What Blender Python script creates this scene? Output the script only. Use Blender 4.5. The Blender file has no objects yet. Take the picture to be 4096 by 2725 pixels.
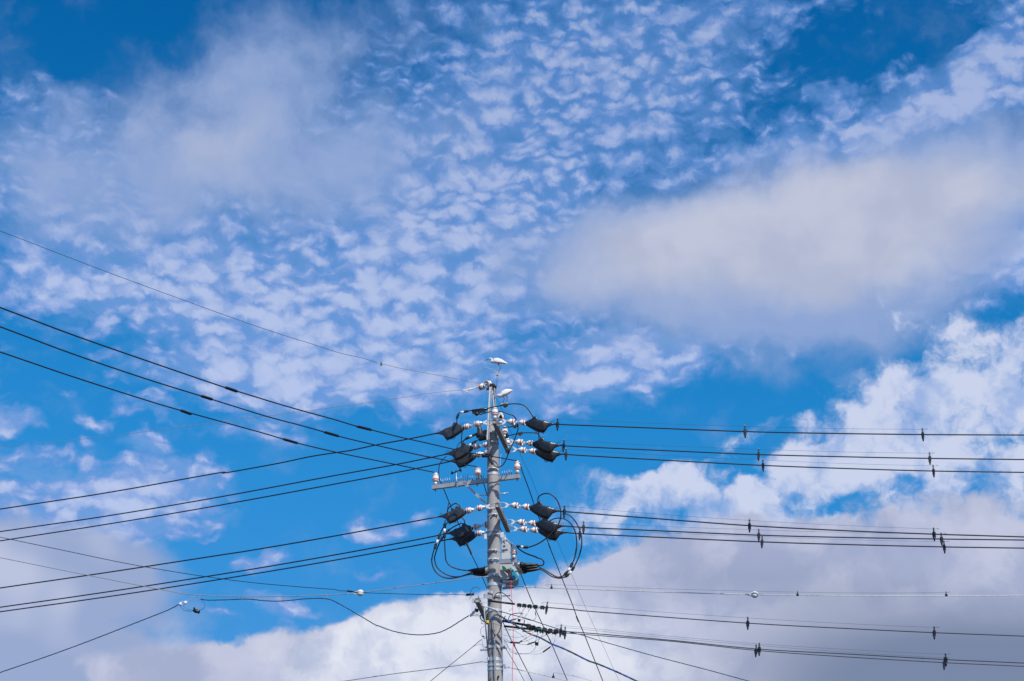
import bpy, bmesh, math, random
from mathutils import Vector, Matrix, Quaternion
R = math.radians
scene = bpy.context.scene
# ------------------------------------------------------------------ camera
FPX = 6200.0                      # focal length in pixels of the 4096 px wide photograph
PITCH = R(23.0)
EYE = Vector((0.0, 0.0, 1.6))
cam_data = bpy.data.cameras.new('camera')
cam = bpy.data.objects.new('camera', cam_data)
scene.collection.objects.link(cam)
cam_data.sensor_width = 36.0
cam_data.lens = FPX / 4096.0 * 36.0
cam_data.clip_start = 0.05
cam_data.clip_end = 20000.0
cam.location = EYE
cam.rotation_euler = (R(90) + PITCH, 0, 0)
scene.camera = cam
def ray(x, y):
    """viewing direction (y component 1) of a point of the photograph"""
    u = (x - 2048.0) / FPX; v = (1362.5 - y) / FPX
    c, s = math.cos(PITCH), math.sin(PITCH)
    d = Vector((u, c - v * s, s + v * c))
    return d / d.y
def azel(x, y):
    d = ray(x, y).normalized()
    return math.atan2(d.x, d.y), math.asin(d.z)
# ------------------------------------------------------------------ light
SUN_AZ = R(180 - 27)              # compass angle from +Y towards +X: behind the camera, a little to the right
SUN_EL = R(47)
sun_dir = Vector((math.sin(SUN_AZ) * math.cos(SUN_EL), math.cos(SUN_AZ) * math.cos(SUN_EL), math.sin(SUN_EL)))
sl = bpy.data.lights.new('sun', 'SUN')
sl.energy = 4.2; sl.angle = R(0.5); sl.color = (1.0, 0.95, 0.88)
sun = bpy.data.objects.new('sun', sl); scene.collection.objects.link(sun)
sun.rotation_euler = sun_dir.to_track_quat('Z', 'Y').to_euler()
scene.view_settings.view_transform = 'Standard'
scene.view_settings.look = 'None'
scene.view_settings.exposure = 0.0
scene.view_settings.gamma = 1.0
scene.view_settings.use_curve_mapping = False
# ------------------------------------------------------------------ world: Nishita sky with procedural clouds
world = bpy.data.worlds.new('World'); scene.world = world
world.use_nodes = True
NT = world.node_tree
for n in list(NT.nodes): NT.nodes.remove(n)
L = NT.links
class E:
    """a small expression wrapper round node sockets"""
    def __init__(s, sock): s.s = sock
    def __add__(a, b): return mth('ADD', a, b)
    __radd__ = __add__
    def __mul__(a, b): return mth('MULTIPLY', a, b)
    __rmul__ = __mul__
    def __sub__(a, b): return mth('SUBTRACT', a, b)
    def __rsub__(a, b): return mth('SUBTRACT', b, a)
    def __truediv__(a, b): return mth('DIVIDE', a, b)
def put(sock, v):
    if isinstance(v, E): L.new(v.s, sock)
    else: sock.default_value = v
def mth(op, a, b=0.0, c=None, clamp=False):
    n = NT.nodes.new('ShaderNodeMath'); n.operation = op; n.use_clamp = clamp
    put(n.inputs[0], a); put(n.inputs[1], b)
    if c is not None: put(n.inputs[2], c)
    return E(n.outputs[0])
def sstep(x, lo, hi):
    n = NT.nodes.new('ShaderNodeMapRange'); n.interpolation_type = 'SMOOTHSTEP'
    put(n.inputs['Value'], x); put(n.inputs['From Min'], lo); put(n.inputs['From Max'], hi)
    return E(n.outputs[0])
def lin(x, a, b, c, d):
    n = NT.nodes.new('ShaderNodeMapRange')
    put(n.inputs['Value'], x); put(n.inputs['From Min'], a); put(n.inputs['From Max'], b)
    put(n.inputs['To Min'], c); put(n.inputs['To Max'], d)
    return E(n.outputs[0])
def vec(x, y, z=0.0):
    n = NT.nodes.new('ShaderNodeCombineXYZ'); put(n.inputs[0], x); put(n.inputs[1], y); put(n.inputs[2], z)
    return E(n.outputs[0])
def vop(op, a, b):
    n = NT.nodes.new('ShaderNodeVectorMath'); n.operation = op; put(n.inputs[0], a); put(n.inputs[1], b)
    return E(n.outputs[0])
def vscale(a, f):
    n = NT.nodes.new('ShaderNodeVectorMath'); n.operation = 'SCALE'; put(n.inputs[0], a); put(n.inputs['Scale'], f)
    return E(n.outputs[0])
def noise(v, scale, detail=4.0, rough=0.5, dist=0.0, color=False):
    n = NT.nodes.new('ShaderNodeTexNoise'); n.noise_dimensions = '2D'; put(n.inputs['Vector'], v)
    n.inputs['Scale'].default_value = scale; n.inputs['Detail'].default_value = detail
    n.inputs['Roughness'].default_value = rough; n.inputs['Distortion'].default_value = dist
    return E(n.outputs['Color' if color else 'Fac'])
def voro(v, scale, smooth=0.5, feature='SMOOTH_F1'):
    n = NT.nodes.new('ShaderNodeTexVoronoi'); n.feature = feature; n.voronoi_dimensions = '2D'; put(n.inputs['Vector'], v)
    n.inputs['Scale'].default_value = scale
    if feature == 'SMOOTH_F1': n.inputs['Smoothness'].default_value = smooth
    return E(n.outputs['Distance'])
def mixc(f, a, b):
    n = NT.nodes.new('ShaderNodeMix'); n.data_type = 'RGBA'
    put(n.inputs[0], f)
    for i, v in ((6, a), (7, b)):
        if isinstance(v, E): L.new(v.s, n.inputs[i])
        else: n.inputs[i].default_value = (v[0], v[1], v[2], 1.0)
    return E(n.outputs[2])
def srgb(r, g, b, k=1.0):
    f = lambda c: (c / 255.0 / 12.92 if c / 255.0 <= 0.04045 else ((c / 255.0 + 0.055) / 1.055) ** 2.4) * k
    return (f(r), f(g), f(b))
SKY_STRENGTH = 0.1
tc = NT.nodes.new('ShaderNodeTexCoord')
D = E(tc.outputs['Generated'])
sx = NT.nodes.new('ShaderNodeSeparateXYZ'); L.new(D.s, sx.inputs[0])
DX, DY, DZ = (E(sx.outputs[i]) for i in range(3))
AZ = mth('ARCTAN2', DX, DY)
EL = mth('ARCSINE', DZ)
K = 1.7378 / FPX                  # radians per unit of the cloud chart below
CH0 = azel(2048, 1362.5)
P0 = vec(AZ * (math.cos(CH0[1]) / K), (EL - CH0[1]) * (1.0 / K))      # cloud chart: azimuth and elevation of the sky, origin at 23 degrees up due north
def chart(px, py):
    a, e = azel(px * 1.7378, py * 1.7378)
    return a * math.cos(CH0[1]) / K, (e - CH0[1]) / K
def blobs(P, items):
    tot = None
    for it in items:
        cx, cy, rx, ry = it[:4]; rot = it[4] if len(it) > 4 else 0.0; k = it[5] if len(it) > 5 else 1.0
        cx, cy = chart(cx, cy)
        m = NT.nodes.new('ShaderNodeMapping'); m.vector_type = 'TEXTURE'
        L.new(P.s, m.inputs['Vector'])
        m.inputs['Location'].default_value = (cx, cy, 0)
        m.inputs['Rotation'].default_value = (0, 0, R(rot))
        m.inputs['Scale'].default_value = (rx, ry, 1e6)
        g = NT.nodes.new('ShaderNodeTexGradient'); g.gradient_type = 'SPHERICAL'
        L.new(m.outputs[0], g.inputs[0])
        o = E(g.outputs['Fac'])
        if k != 1.0: o = o * k
        tot = o if tot is None else mth('MAXIMUM', tot, o) if k > 0 and it[-1] == 'max' else tot + o
    return tot
# warped coordinates
w1 = vop('SUBTRACT', noise(P0, 0.006, 4, 0.55, color=True), (0.5, 0.5, 0.5))
w2 = vop('SUBTRACT', noise(P0, 0.03, 4, 0.6, color=True), (0.5, 0.5, 0.5))
PW = vop('ADD', P0, vscale(w1, 130.0))
PWf = vop('ADD', vop('ADD', P0, vscale(w1, 70.0)), vscale(w2, 26.0))
# generic cover outside the charted part of the sky: it simply goes on
inside = sstep(mth('ABSOLUTE', AZ), R(24), R(17)) * sstep(EL, R(5), R(9)) * sstep(EL, R(46), R(39))
outside = 1.0 - inside
gen = noise(P0, 0.0022, 3, 0.5)
gcov = sstep(gen, 0.40, 0.66) * outside
CL = {}
# --- the blue: Nishita, graded to the deep saturated blue of the photograph
nish = NT.nodes.new('ShaderNodeTexSky'); nish.sky_type = 'NISHITA'
nish.sun_disc = False; nish.sun_elevation = SUN_EL; nish.sun_rotation = SUN_AZ
k = 1.0 / SKY_STRENGTH
crv = NT.nodes.new('ShaderNodeRGBCurve')
L.new(vscale(E(nish.outputs[0]), SKY_STRENGTH).s, crv.inputs['Color'])
for ci, pts in enumerate((((0, 0), (0.08, 0.0), (0.156, 0.015), (0.305, 0.078), (1, 0.85)),
                          ((0, 0), (0.141, 0.100), (0.262, 0.242), (0.479, 0.335), (1, 0.85)),
                          ((0, 0), (0.266, 0.355), (0.456, 0.651), (0.672, 0.735), (1, 0.93)))):
    cu = crv.mapping.curves[ci]
    for i, (a, b) in enumerate(pts):
        if i == 0: cu.points[0].location = (a, b)
        elif i == len(pts) - 1: cu.points[-1].location = (a, b)
        else: cu.points.new(a, b)
crv.mapping.update()
col = vscale(E(crv.outputs[0]), k)
# --- altocumulus: a field of small soft puffs
PS = vop('MULTIPLY', PWf, (0.78, 1.42, 1.0))
rotm = NT.nodes.new('ShaderNodeMapping'); rotm.inputs['Rotation'].default_value = (0, 0, R(-12)); L.new(PS.s, rotm.inputs[0]); PS = E(rotm.outputs[0])
cells = 1.0 - voro(PS, 0.0150, 0.30)
cells2 = 1.0 - voro(PS, 0.030, 0.3)
fb = noise(PS, 0.024, 6, 0.57)
szv = sstep(noise(P0, 0.0045, 2, 0.5), 0.38, 0.62)
puff = (cells * (0.45 + szv * 0.7)) + cells2 * (0.85 - szv * 0.55) + fb * 1.05           # about 0.9 .. 1.6
A = blobs(PW, [
 (1380,170,820,430,10,1.5),(900,560,620,360,8,1.15),(650,760,620,210,0,1.15),(1150,640,420,300,0,0.7),
 (120,340,400,220,0,0.95),(270,540,480,200,0,1.05),(170,660,330,110,0,.8),(520,690,300,100,0,.4),(180,40,420,150,0,-2.2),(1380,860,270,120,8,1.3),(640,890,460,110,0,0.9),(1000,900,360,100,0,.9),
 (240,1165,330,120,5,1.9),(420,1090,170,70,0,1.2),(60,1060,110,50,0,0.7),(1300,1000,120,60,0,.2),
 (2200,225,330,120,5,1.5),(2300,90,120,70,20,0.9),(1950,320,400,75,4,1.1),(1900,225,110,40,0,.6),(1900,110,280,90,0,-0.6),(1780,260,180,80,30,-.25),(2200,90,200,60,0,-.5),
 (2290,590,200,170,-20,1.4),(1480,800,260,120,0,0.8),(1750,770,350,90,5,.7),(2000,70,120,50,0,.2),
 (860,1210,80,34,0,1.5),(590,1285,80,34,0,1.6),(960,1205,45,24,0,.7),(840,1320,80,24,0,.5),(640,1390,120,40,-10,1.3),(560,870,300,60,0,.3),
 (45,972,60,30,0,1.5),(210,970,70,30,0,1.5),(340,1015,80,34,0,1.4),(200,1035,50,24,0,.8),(150,905,80,20,0,.5),(330,945,110,34,0,.75),(600,1000,190,44,0,.7),(490,1410,70,26,0,.6),(660,1440,60,22,0,.5),
 (2110,670,150,60,20,.5)])
A = A + gcov * 1.2
ta = A + (puff - 1.40) * 1.75
aA = sstep(ta, -0.05, 1.15) * sstep(A, 0.0, 0.5) * 0.95
shA = sstep(ta, 0.5, 2.0)
colA = mixc(shA, srgb(112,154,220,k), srgb(184,199,236,k))
colA = mixc(sstep(EL, R(37), R(19)), mixc(shA, srgb(86,134,202,k), srgb(160,178,220,k)), colA)
veil = sstep(A + (fb - 0.5) * 0.9, 0.15, 1.25) * 0.58
col = mixc(veil, col, mixc(sstep(EL, R(37), R(19)), srgb(95,145,208,k), srgb(128,168,224,k)))
col = mixc(aA, col, colA)
# --- soft grey veils
PB = vop('ADD', P0, vscale(w1, 80.0))
nb = noise(PWf, 0.007, 6, 0.55)
nb2 = noise(P0, 0.003, 2, 0.5)
B = blobs(PB, [
 (560,230,300,220,0,.55),(470,380,560,250,8,.72),(150,400,520,240,0,.5),(800,400,360,210,0,.5),(740,110,480,170,15,.5),(640,50,160,90,0,.3),(1000,330,360,200,20,.22),
 (1780,510,740,200,7,1.5),(2230,440,400,190,4,1.2),(1950,620,520,180,2,1.3),(1400,600,440,160,0,0.75),(1720,745,600,150,-3,.75),(2000,790,260,130,0,.3),
 (30,1420,420,240,0,1.6),(150,1300,290,130,0,1.0),(330,1540,300,80,0,1.2),(60,1540,300,120,0,1.0)])
tb = B + (nb - 0.5) * 1.0
aB = sstep(tb, 0.0, 1.0) * 0.95
lb = blobs(PB, [(500,320,300,230,0,.8),(1830,530,640,210,5,2.2),(1500,590,420,100,8,.8),(2130,440,330,120,0,1.0),(1980,620,380,120,0,.8)])
colB = mixc(sstep(lb + (nb-.5)*1.0, 0.0, 1.7), srgb(143,167,213,k), mixc(sstep(noise(PB, 0.0055, 3, 0.5), .3, .7), srgb(180,187,212,k), srgb(195,200,220,k)))
colB = mixc(sstep(EL, R(17), R(22)), mixc(sstep(nb2, .4,.62), srgb(156,171,208,k), srgb(192,199,224,k)), colB)
col = mixc(aB, col, colB)
# --- bright cumulus on the right
nc = noise(PWf, 0.0105, 7, 0.58)
nc2 = noise(vop('ADD', PWf, (6.0, 16.0, 0.0)), 0.0095, 4, 0.5)
C = blobs(PW, [
 (2220,960,420,210,12,1.5),(1870,1050,400,120,12,1.1),(1480,1130,260,65,-3,.75),(1700,1170,420,110,0,1.0),(2320,900,240,110,10,1.0),
 (2170,760,150,60,-20,.6),(2100,860,130,60,30,.5),(2000,1120,500,120,0,.9),(1560,1200,330,80,0,.8),(2080,670,60,80,0,.5)])
hol = blobs(PW, [(1690,1120,150,70,30,1.2),(1540,1060,160,50,0,.9),(1820,1010,140,30,15,.6),(1560,1165,70,30,0,.8),(2240,940,90,50,0,1.1),(1960,1150,220,60,0,1.3),(2080,1100,70,30,0,.5),(2330,1010,70,40,0,.8)])
tcu = C * 0.80 + (nc - 0.5) * 3.0 - hol * 1.0 - 0.02
aC = sstep(tcu, -0.02, 0.98) * sstep(C, 0.0, 0.3) * 0.95
lit = sstep((nc - nc2) * 2.0 + tcu * 0.7, -0.1, 1.2)
colC = mixc(lit, srgb(160,183,228,k), srgb(206,214,238,k))
col = mixc(aC, col, colC)
# --- low bank: grey on the right, white towards the pole
ne = noise(PWf, 0.0085, 7, 0.57)
Dm = blobs(PB, [
 (2200,1440,900,310,0,2.0),(1700,1420,520,240,0,1.6),(1330,1500,260,190,0,1.2),(1080,1530,420,170,4,2.0),(1050,1440,260,80,10,.7),(760,1520,330,85,3,1.2),(500,1550,330,75,0,1.0),(1420,1330,160,60,20,.5)])
td = Dm + (ne - 0.5) * 1.15
aD = sstep(td, 0.10, 0.50) * sstep(Dm, 0.0, 0.2) * 0.985
nd = noise(vop('ADD', P0, vscale(w1, 90.0)), 0.0050, 6, 0.55)
wh = blobs(PB, [(1120,1470,420,160,0,1.4),(850,1530,330,110,0,.9),(1500,1540,300,120,0,.5)])
dk = blobs(P0, [(2330,1610,740,270,-8,1.5),(1750,1330,520,110,0,.35)])
colD = mixc(sstep(nd, 0.36, 0.64), srgb(164,174,206,k), srgb(194,199,223,k))
colW = mixc(sstep(ne, 0.35, 0.6), srgb(200,208,230,k), srgb(228,231,243,k))
colD = mixc(sstep(wh + (ne-.5)*.7, 0.0, 0.95), colD, colW)
colD = mixc(sstep(dk + (nd-.5)*.2, 0.0, 0.9), colD, srgb(122,136,166,k))
col = mixc(aD, col, colD)
bg = NT.nodes.new('ShaderNodeBackground'); L.new(col.s, bg.inputs['Color']); bg.inputs['Strength'].default_value = SKY_STRENGTH
wo = NT.nodes.new('ShaderNodeOutputWorld'); L.new(bg.outputs[0], wo.inputs['Surface'])
world.cycles.sampling_method = 'MANUAL'; world.cycles.sample_map_resolution = 512
# ================================================================== materials
MATS = {}
def mat(name, colr, rough=0.5, metal=0.0, var=0.0, scale=30.0, bump=0.0, spec=0.5, streak=1.0, coat=0.0):
    m = bpy.data.materials.new(name); m.use_nodes = True
    nt = m.node_tree; b = nt.nodes['Principled BSDF']
    b.inputs['Roughness'].default_value = rough; b.inputs['Metallic'].default_value = metal
    b.inputs['Specular IOR Level'].default_value = spec; b.inputs['Coat Weight'].default_value = coat
    b.inputs['Base Color'].default_value = (*colr, 1)
    if var > 0 or bump > 0:
        t = nt.nodes.new('ShaderNodeTexCoord'); mp = nt.nodes.new('ShaderNodeMapping')
        mp.inputs['Scale'].default_value = (1, 1, streak)
        nt.links.new(t.outputs['Object'], mp.inputs[0])
        n = nt.nodes.new('ShaderNodeTexNoise'); n.inputs['Scale'].default_value = scale; n.inputs['Detail'].default_value = 6; n.inputs['Roughness'].default_value = 0.65
        nt.links.new(mp.outputs[0], n.inputs['Vector'])
        r = nt.nodes.new('ShaderNodeValToRGB')
        r.color_ramp.elements[0].position = 0.3; r.color_ramp.elements[1].position = 0.7
        r.color_ramp.elements[0].color = (*[c * (1 - var) for c in colr], 1)
        r.color_ramp.elements[1].color = (*[min(1, c * (1 + var)) for c in colr], 1)
        nt.links.new(n.outputs['Fac'], r.inputs[0]); nt.links.new(r.outputs[0], b.inputs['Base Color'])
        rr = nt.nodes.new('ShaderNodeMapRange'); rr.inputs['To Min'].default_value = max(0.05, rough - 0.12); rr.inputs['To Max'].default_value = min(1, rough + 0.12)
        nt.links.new(n.outputs['Fac'], rr.inputs['Value']); nt.links.new(rr.outputs[0], b.inputs['Roughness'])
        if bump > 0:
            bp = nt.nodes.new('ShaderNodeBump'); bp.inputs['Strength'].default_value = bump; bp.inputs['Distance'].default_value = 0.01
            nt.links.new(n.outputs['Fac'], bp.inputs['Height']); nt.links.new(bp.outputs[0], b.inputs['Normal'])
    MATS[name] = m
    return m
mat('concrete', (0.34, 0.33, 0.325), 0.85, 0, 0.27, 7, 0.35, streak=0.35)
mat('galvanised_steel', (0.46, 0.47, 0.48), 0.5, 0.35, 0.12, 8)
mat('bright_steel', (0.66, 0.68, 0.70), 0.38, 0.4, 0.06, 8)
mat('shade_dark_steel', (0.22, 0.22, 0.22), 0.7, 0.0, 0.12, 8)  # galvanised steel darkened: shade under the receding crossarms put into the colour
mat('spike_plastic', (0.50, 0.49, 0.56), 0.4)
mat('deep_blue', (0.012, 0.055, 0.26), 0.5)
mat('deep_green', (0.006, 0.10, 0.085), 0.5)
mat('dull_steel', (0.30, 0.32, 0.34), 0.6, 0.45, 0.2, 14)
mat('porcelain', (0.78, 0.77, 0.74), 0.22, coat=0.3)
mat('red_glaze', (0.66, 0.06, 0.025), 0.35)
mat('black_rubber', (0.010, 0.011, 0.014), 0.40, spec=0.4)
mat('grey_hood', (0.036, 0.038, 0.044), 0.34, 0, 0.45, 0.05, spec=0.5)
mat('black_hood', (0.010, 0.011, 0.015), 0.30, 0, 0.35, 0.05, spec=0.5)
mat('cable_sheath', (0.014, 0.017, 0.026), 0.45)
mat('steel_strand', (0.42, 0.42, 0.40), 0.5, 0.5, 0.3, 40)
mat('bright_strand', (0.62, 0.62, 0.58), 0.5, 0.3, 0.3, 40)
mat('thin_wire', (0.05, 0.09, 0.16), 0.5)
mat('white_plastic', (0.78, 0.78, 0.76), 0.4, 0, 0.05, 20)
mat('grey_plastic', (0.36, 0.37, 0.38), 0.5, 0, 0.08, 20)
mat('blue_sheath', (0.015, 0.10, 0.42), 0.45)
mat('green_sheath', (0.01, 0.22, 0.14), 0.45)
mat('teal_paint', (0.015, 0.28, 0.40), 0.35, 0, 0.15, 8)
mat('green_paint', (0.008, 0.11, 0.085), 0.4)
mat('box_paint', (0.46, 0.49, 0.50), 0.45, 0, 0.1, 10)
mat('orange_paint', (0.80, 0.10, 0.015), 0.45)
mat('red_rope', (0.75, 0.03, 0.07), 0.7)
mat('yellow_plastic', (0.75, 0.50, 0.02), 0.45)
mat('orange_tape', (0.85, 0.26, 0.03), 0.5)
mat('feather', (0.82, 0.81, 0.79), 0.8, 0, 0.03, 40, 0.08)
mat('bill', (0.035, 0.035, 0.045), 0.4)
mat('lore', (0.60, 0.50, 0.12), 0.5)
mat('leg_skin', (0.07, 0.07, 0.075), 0.6)
mat('toe_skin', (0.88, 0.50, 0.02), 0.5)
mat('eye', (0.01, 0.01, 0.01), 0.1)
mat('asphalt', (0.06, 0.062, 0.062), 0.9, 0, 0.35, 3, 0.3)
# ================================================================== placing
Y0 = 27.0
FWD = Vector((0, math.cos(PITCH), math.sin(PITCH)))
def P(x, y, d=0.0):
    """the point that stands on the upright plane d metres behind the pole"""
    return EYE + ray(x, y) * (Y0 + d)
def PV(x, y, xr, d, s):
    """the same on an upright plane that runs through (xr, d) and recedes by s metres per metre to the right"""
    q = P(xr, y, d); r = ray(x, y)
    return EYE + r * ((q.y - s * q.x) / (1 - s * r.x))
MPP = (P(1975, 1900) - EYE).dot(FWD) / FPX       # metres per photo pixel at the pole
def crop(ox, oy, s, pts): return [(ox + p[0] / s, oy + p[1] / s) + tuple(p[2:]) for p in pts]
def c1(*p): return crop(1700, 1380, 3.364, p)
def c2(*p): return crop(1700, 1780, 3.364, p)
def c3(*p): return crop(1700, 2180, 3.364, p)
# ================================================================== mesh tools
class M:
    def __init__(s): s.v = []; s.f = []; s.smooth = []
    def add(s, vs, fs, sm=True):
        o = len(s.v); s.v += [Vector(v) for v in vs]
        for f in fs: s.f.append(tuple(i + o for i in f)); s.smooth.append(sm)
        return s
    def box(s, c, ax, ay, az):
        c = Vector(c); ax, ay, az = Vector(ax), Vector(ay), Vector(az)
        vs = [c + ax * i + ay * j + az * k for i in (-1, 1) for j in (-1, 1) for k in (-1, 1)]
        return s.add(vs, [(0, 1, 3, 2), (4, 6, 7, 5), (0, 4, 5, 1), (2, 3, 7, 6), (0, 2, 6, 4), (1, 5, 7, 3)], False)
    def bar(s, a, b, w, h, up=Vector((0, 0, 1)), bev=0.0):
        a, b = Vector(a), Vector(b); d = (b - a); l = d.length; d.normalize()
        side = d.cross(up)
        if side.length < 1e-4: side = d.cross(Vector((1, 0, 0)))
        side.normalize(); u = side.cross(d)
        return s.box((a + b) / 2, d * l / 2, side * w / 2, u * h / 2)
    def rings(s, rings, cap=True, sm=True):
        n = len(rings[0]); o = 0
        vs = [v for r in rings for v in r]; fs = []
        for i in range(len(rings) - 1):
            for j in range(n):
                fs.append((i * n + j, i * n + (j + 1) % n, (i + 1) * n + (j + 1) % n, (i + 1) * n + j))
        s.add(vs, fs, sm)
        if cap:
            b = len(s.v) - len(vs)
            s.f.append(tuple(b + j for j in range(n))[::-1]); s.smooth.append(False)
            s.f.append(tuple(b + (len(rings) - 1) * n + j for j in range(n))); s.smooth.append(False)
        return s
    def tube(s, pts, r, n=8):
        pts = [Vector(p) for p in pts]; rs = r if isinstance(r, (list, tuple)) else [r] * len(pts)
        nrm = None; rings = []
        for i, p in enumerate(pts):
            t = (pts[min(i + 1, len(pts) - 1)] - pts[max(i - 1, 0)]).normalized()
            if nrm is None:
                nrm = t.cross(Vector((0.3, 1, 0.2))); nrm.normalize()
            nrm = (nrm - t * nrm.dot(t)).normalized(); bn = t.cross(nrm)
            rings.append([p + (nrm * math.cos(2 * math.pi * j / n) + bn * math.sin(2 * math.pi * j / n)) * rs[i] for j in range(n)])
        return s.rings(rings)
    def lathe(s, a, d, prof, n=20, cap=True):
        a = Vector(a); d = Vector(d).normalized(); u = d.cross(Vector((0, 1, 0.1))).normalized(); w = d.cross(u)
        return s.rings([[a + d * t + (u * math.cos(2 * math.pi * j / n) + w * math.sin(2 * math.pi * j / n)) * max(r, 1e-5) for j in range(n)] for t, r in prof], cap)
    def mesh(s, name, m):
        me = bpy.data.meshes.new(name); me.from_pydata(s.v, [], s.f); me.update()
        bm = bmesh.new(); bm.from_mesh(me); bmesh.ops.recalc_face_normals(bm, faces=bm.faces); bm.to_mesh(me); bm.free()
        me.polygons.foreach_set('use_smooth', s.smooth); me.materials.append(MATS[m] if isinstance(m, str) else m)
        return me
COL = scene.collection
def link(name, data, parent=None, label=None, cat=None, group=None, kind=None, loc=None, mtx=None):
    o = bpy.data.objects.new(name, data); COL.objects.link(o)
    if parent is not None: o.parent = parent
    if loc is not None: o.location = loc
    if mtx is not None: o.matrix_world = mtx
    if label: o['label'] = label
    if cat: o['category'] = cat
    if group: o['group'] = group
    if kind: o['kind'] = kind
    return o
def thing(name, label, cat, loc, group=None): return link(name, None, None, label, cat, group, None, loc)
def part(name, m, material, parent, wloc=None):
    """mesh given in world space, stored relative to its unrotated thing"""
    o = Vector((0, 0, 0)); p = parent
    while p is not None: o += p.location; p = p.parent
    m.v = [v - o for v in m.v]
    return link(name, m.mesh(name, material), parent)
def solo(name, m, material, label, cat, group=None, kind=None):
    c = sum(m.v, Vector()) / len(m.v); m.v = [v - c for v in m.v]
    return link(name, m.mesh(name, material), None, label, cat, group, kind, c)
def cr(pts, k=6):
    """Catmull-Rom through points"""
    pts = [Vector(p) for p in pts]; out = []
    q = [pts[0] * 2 - pts[1]] + pts + [pts[-1] * 2 - pts[-2]]
    for i in range(1, len(q) - 2):
        p0, p1, p2, p3 = q[i - 1:i + 3]
        for j in range(k):
            t = j / k
            out.append(0.5 * ((2 * p1) + (p2 - p0) * t + (2 * p0 - 5 * p1 + 4 * p2 - p3) * t * t + (3 * p1 - p0 - 3 * p2 + p3) * t ** 3))
    out.append(pts[-1]); return out
def ext(pts, a=0, b=0):
    pts = [Vector(p[:2]) for p in pts]
    if a: pts = [pts[0] + (pts[0] - pts[1]).normalized() * a] + pts
    if b: pts = pts + [pts[-1] + (pts[-1] - pts[-2]).normalized() * b]
    return pts
def line(name, px, w, material, label, cat, fn, group=None, a=0, b=0, k=5, n=8):
    """a cable through photo points, w pixels thick at the pole"""
    pts = cr([fn(*p) for p in ext(px, a, b)], k)
    return solo(name, M().tube(pts, w / 2 * MPP, n), material, label, cat, group)
def flat(d): return lambda x, y: P(x, y, d)
def ramp(d0, d1, x0, x1, by='x'):
    def f(x, y):
        v = x if by == 'x' else y
        t = max(0, min(1, (v - x0) / (x1 - x0))); return P(x, y, d0 + (d1 - d0) * t)
    return f
def slope(xr, d, s): return lambda x, y: PV(x, y, xr, d, s)
# ================================================================== ground
g = M().add([(-3000, -3000, 0), (3000, -3000, 0), (3000, 3000, 0), (-3000, 3000, 0)], [(0, 1, 2, 3)], False)
link('ground', g.mesh('ground', 'asphalt'), kind='structure')
# ================================================================== the pole
A1, A2 = P(1971.5, 1780), P(1981.5, 2700)
def axis(z): return A1 + (A2 - A1) * ((z - A1.z) / (A2.z - A1.z))
def prad(z): return 23.0 * MPP + (A1.z - z) / 75 / 2
def zat(y): return P(1976, y).z
pole = thing('utility_pole', 'tall grey concrete utility pole banded with steel straps', 'pole', axis(0))
ztop = zat(1694)
part('shaft', M().rings([[axis(z) + Vector((math.cos(a), math.sin(a), 0)) * prad(z) for a in [2 * math.pi * j / 40 for j in range(40)]] for z in [i * ztop / 30 for i in range(31)]]), 'concrete', pole)
def band(y, h, material='galvanised_steel', buckle=None, proud=0.006):
    z = zat(y); hh = h * MPP / 2; r = prad(z) + proud; c = axis(z)
    m = M().rings([[axis(z + dz) + Vector((math.cos(a), math.sin(a), 0)) * (r if k else r - proud) for a in [2 * math.pi * j / 40 for j in range(40)]] for dz, k in ((-hh, 0), (-hh, 1), (hh, 1), (hh, 0))], cap=False, sm=False)
    o = part('band', m, material, pole)
    if buckle is not None:
        for bx in buckle:
            a = math.asin(max(-1, min(1, bx)))
            n = Vector((math.sin(a), -math.cos(a), 0)); t = Vector((n.y, -n.x, 0))
            b = M(); q = c + n * (r + 0.016)
            b.box(q, t * 0.028, n * 0.006, Vector((0, 0, hh * 0.8))); b.tube([q - t * 0.07 + n * 0.012, q + t * 0.05 + n * 0.012], 0.007, 6)
            b.box(q - t * 0.055, t * 0.008, n * 0.014, Vector((0, 0, hh))); b.tube([q + t * 0.03, q + t * 0.03 + n * 0.03], 0.012, 6)
            b.v = [v - pole.location for v in b.v]
            link('buckle', b.mesh('buckle', 'bright_steel'), o)
    return o
for y, h, mt, bk in [(1737, 9, 'dull_steel', (-.4,)), (1776, 10, 'dull_steel', (0.1,)), (1881, 8, 'bright_steel', (-.35, .1)), (1899, 10, 'bright_steel', None), (2041, 8, 'galvanised_steel', (-.5,)),
                     (2065, 7, 'galvanised_steel', (.1,)), (2127, 7, 'galvanised_steel', None), (2144, 9, 'galvanised_steel', (.4,)), (2208, 8, 'galvanised_steel', (-.5, 0)), (2244, 10, 'galvanised_steel', (-.4, .1)),
                     (2305, 11, 'bright_steel', (-.35, .1)), (2342, 11, 'bright_steel', (.8,)), (2389, 12, 'galvanised_steel', (.3,)), (2446, 10, 'bright_steel', None), (2592, 11, 'bright_steel', (-.85, .85)),
                     (2641, 13, 'bright_steel', (-.9,)), (2664, 9, 'bright_steel', (.9,)), (2681, 8, 'bright_steel', None)]:
    band(y, h, mt, bk)
for (x0, y0, x1, y1) in [(1948, 1980.5, 1920, 1982), (1999, 1975, 2029, 1973), (2010, 2385, 2038, 2383), (1950, 2600, 1925, 2601), (2013, 2594, 2025, 2594)]:
    a, b = P(x0, y0), P(x1, y1)
    part('step_bolt', M().tube([a, b], 2.2 * MPP, 8).tube([b, b + (b - a).normalized() * 0.015], 4 * MPP, 8), 'bright_steel', pole)
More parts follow.
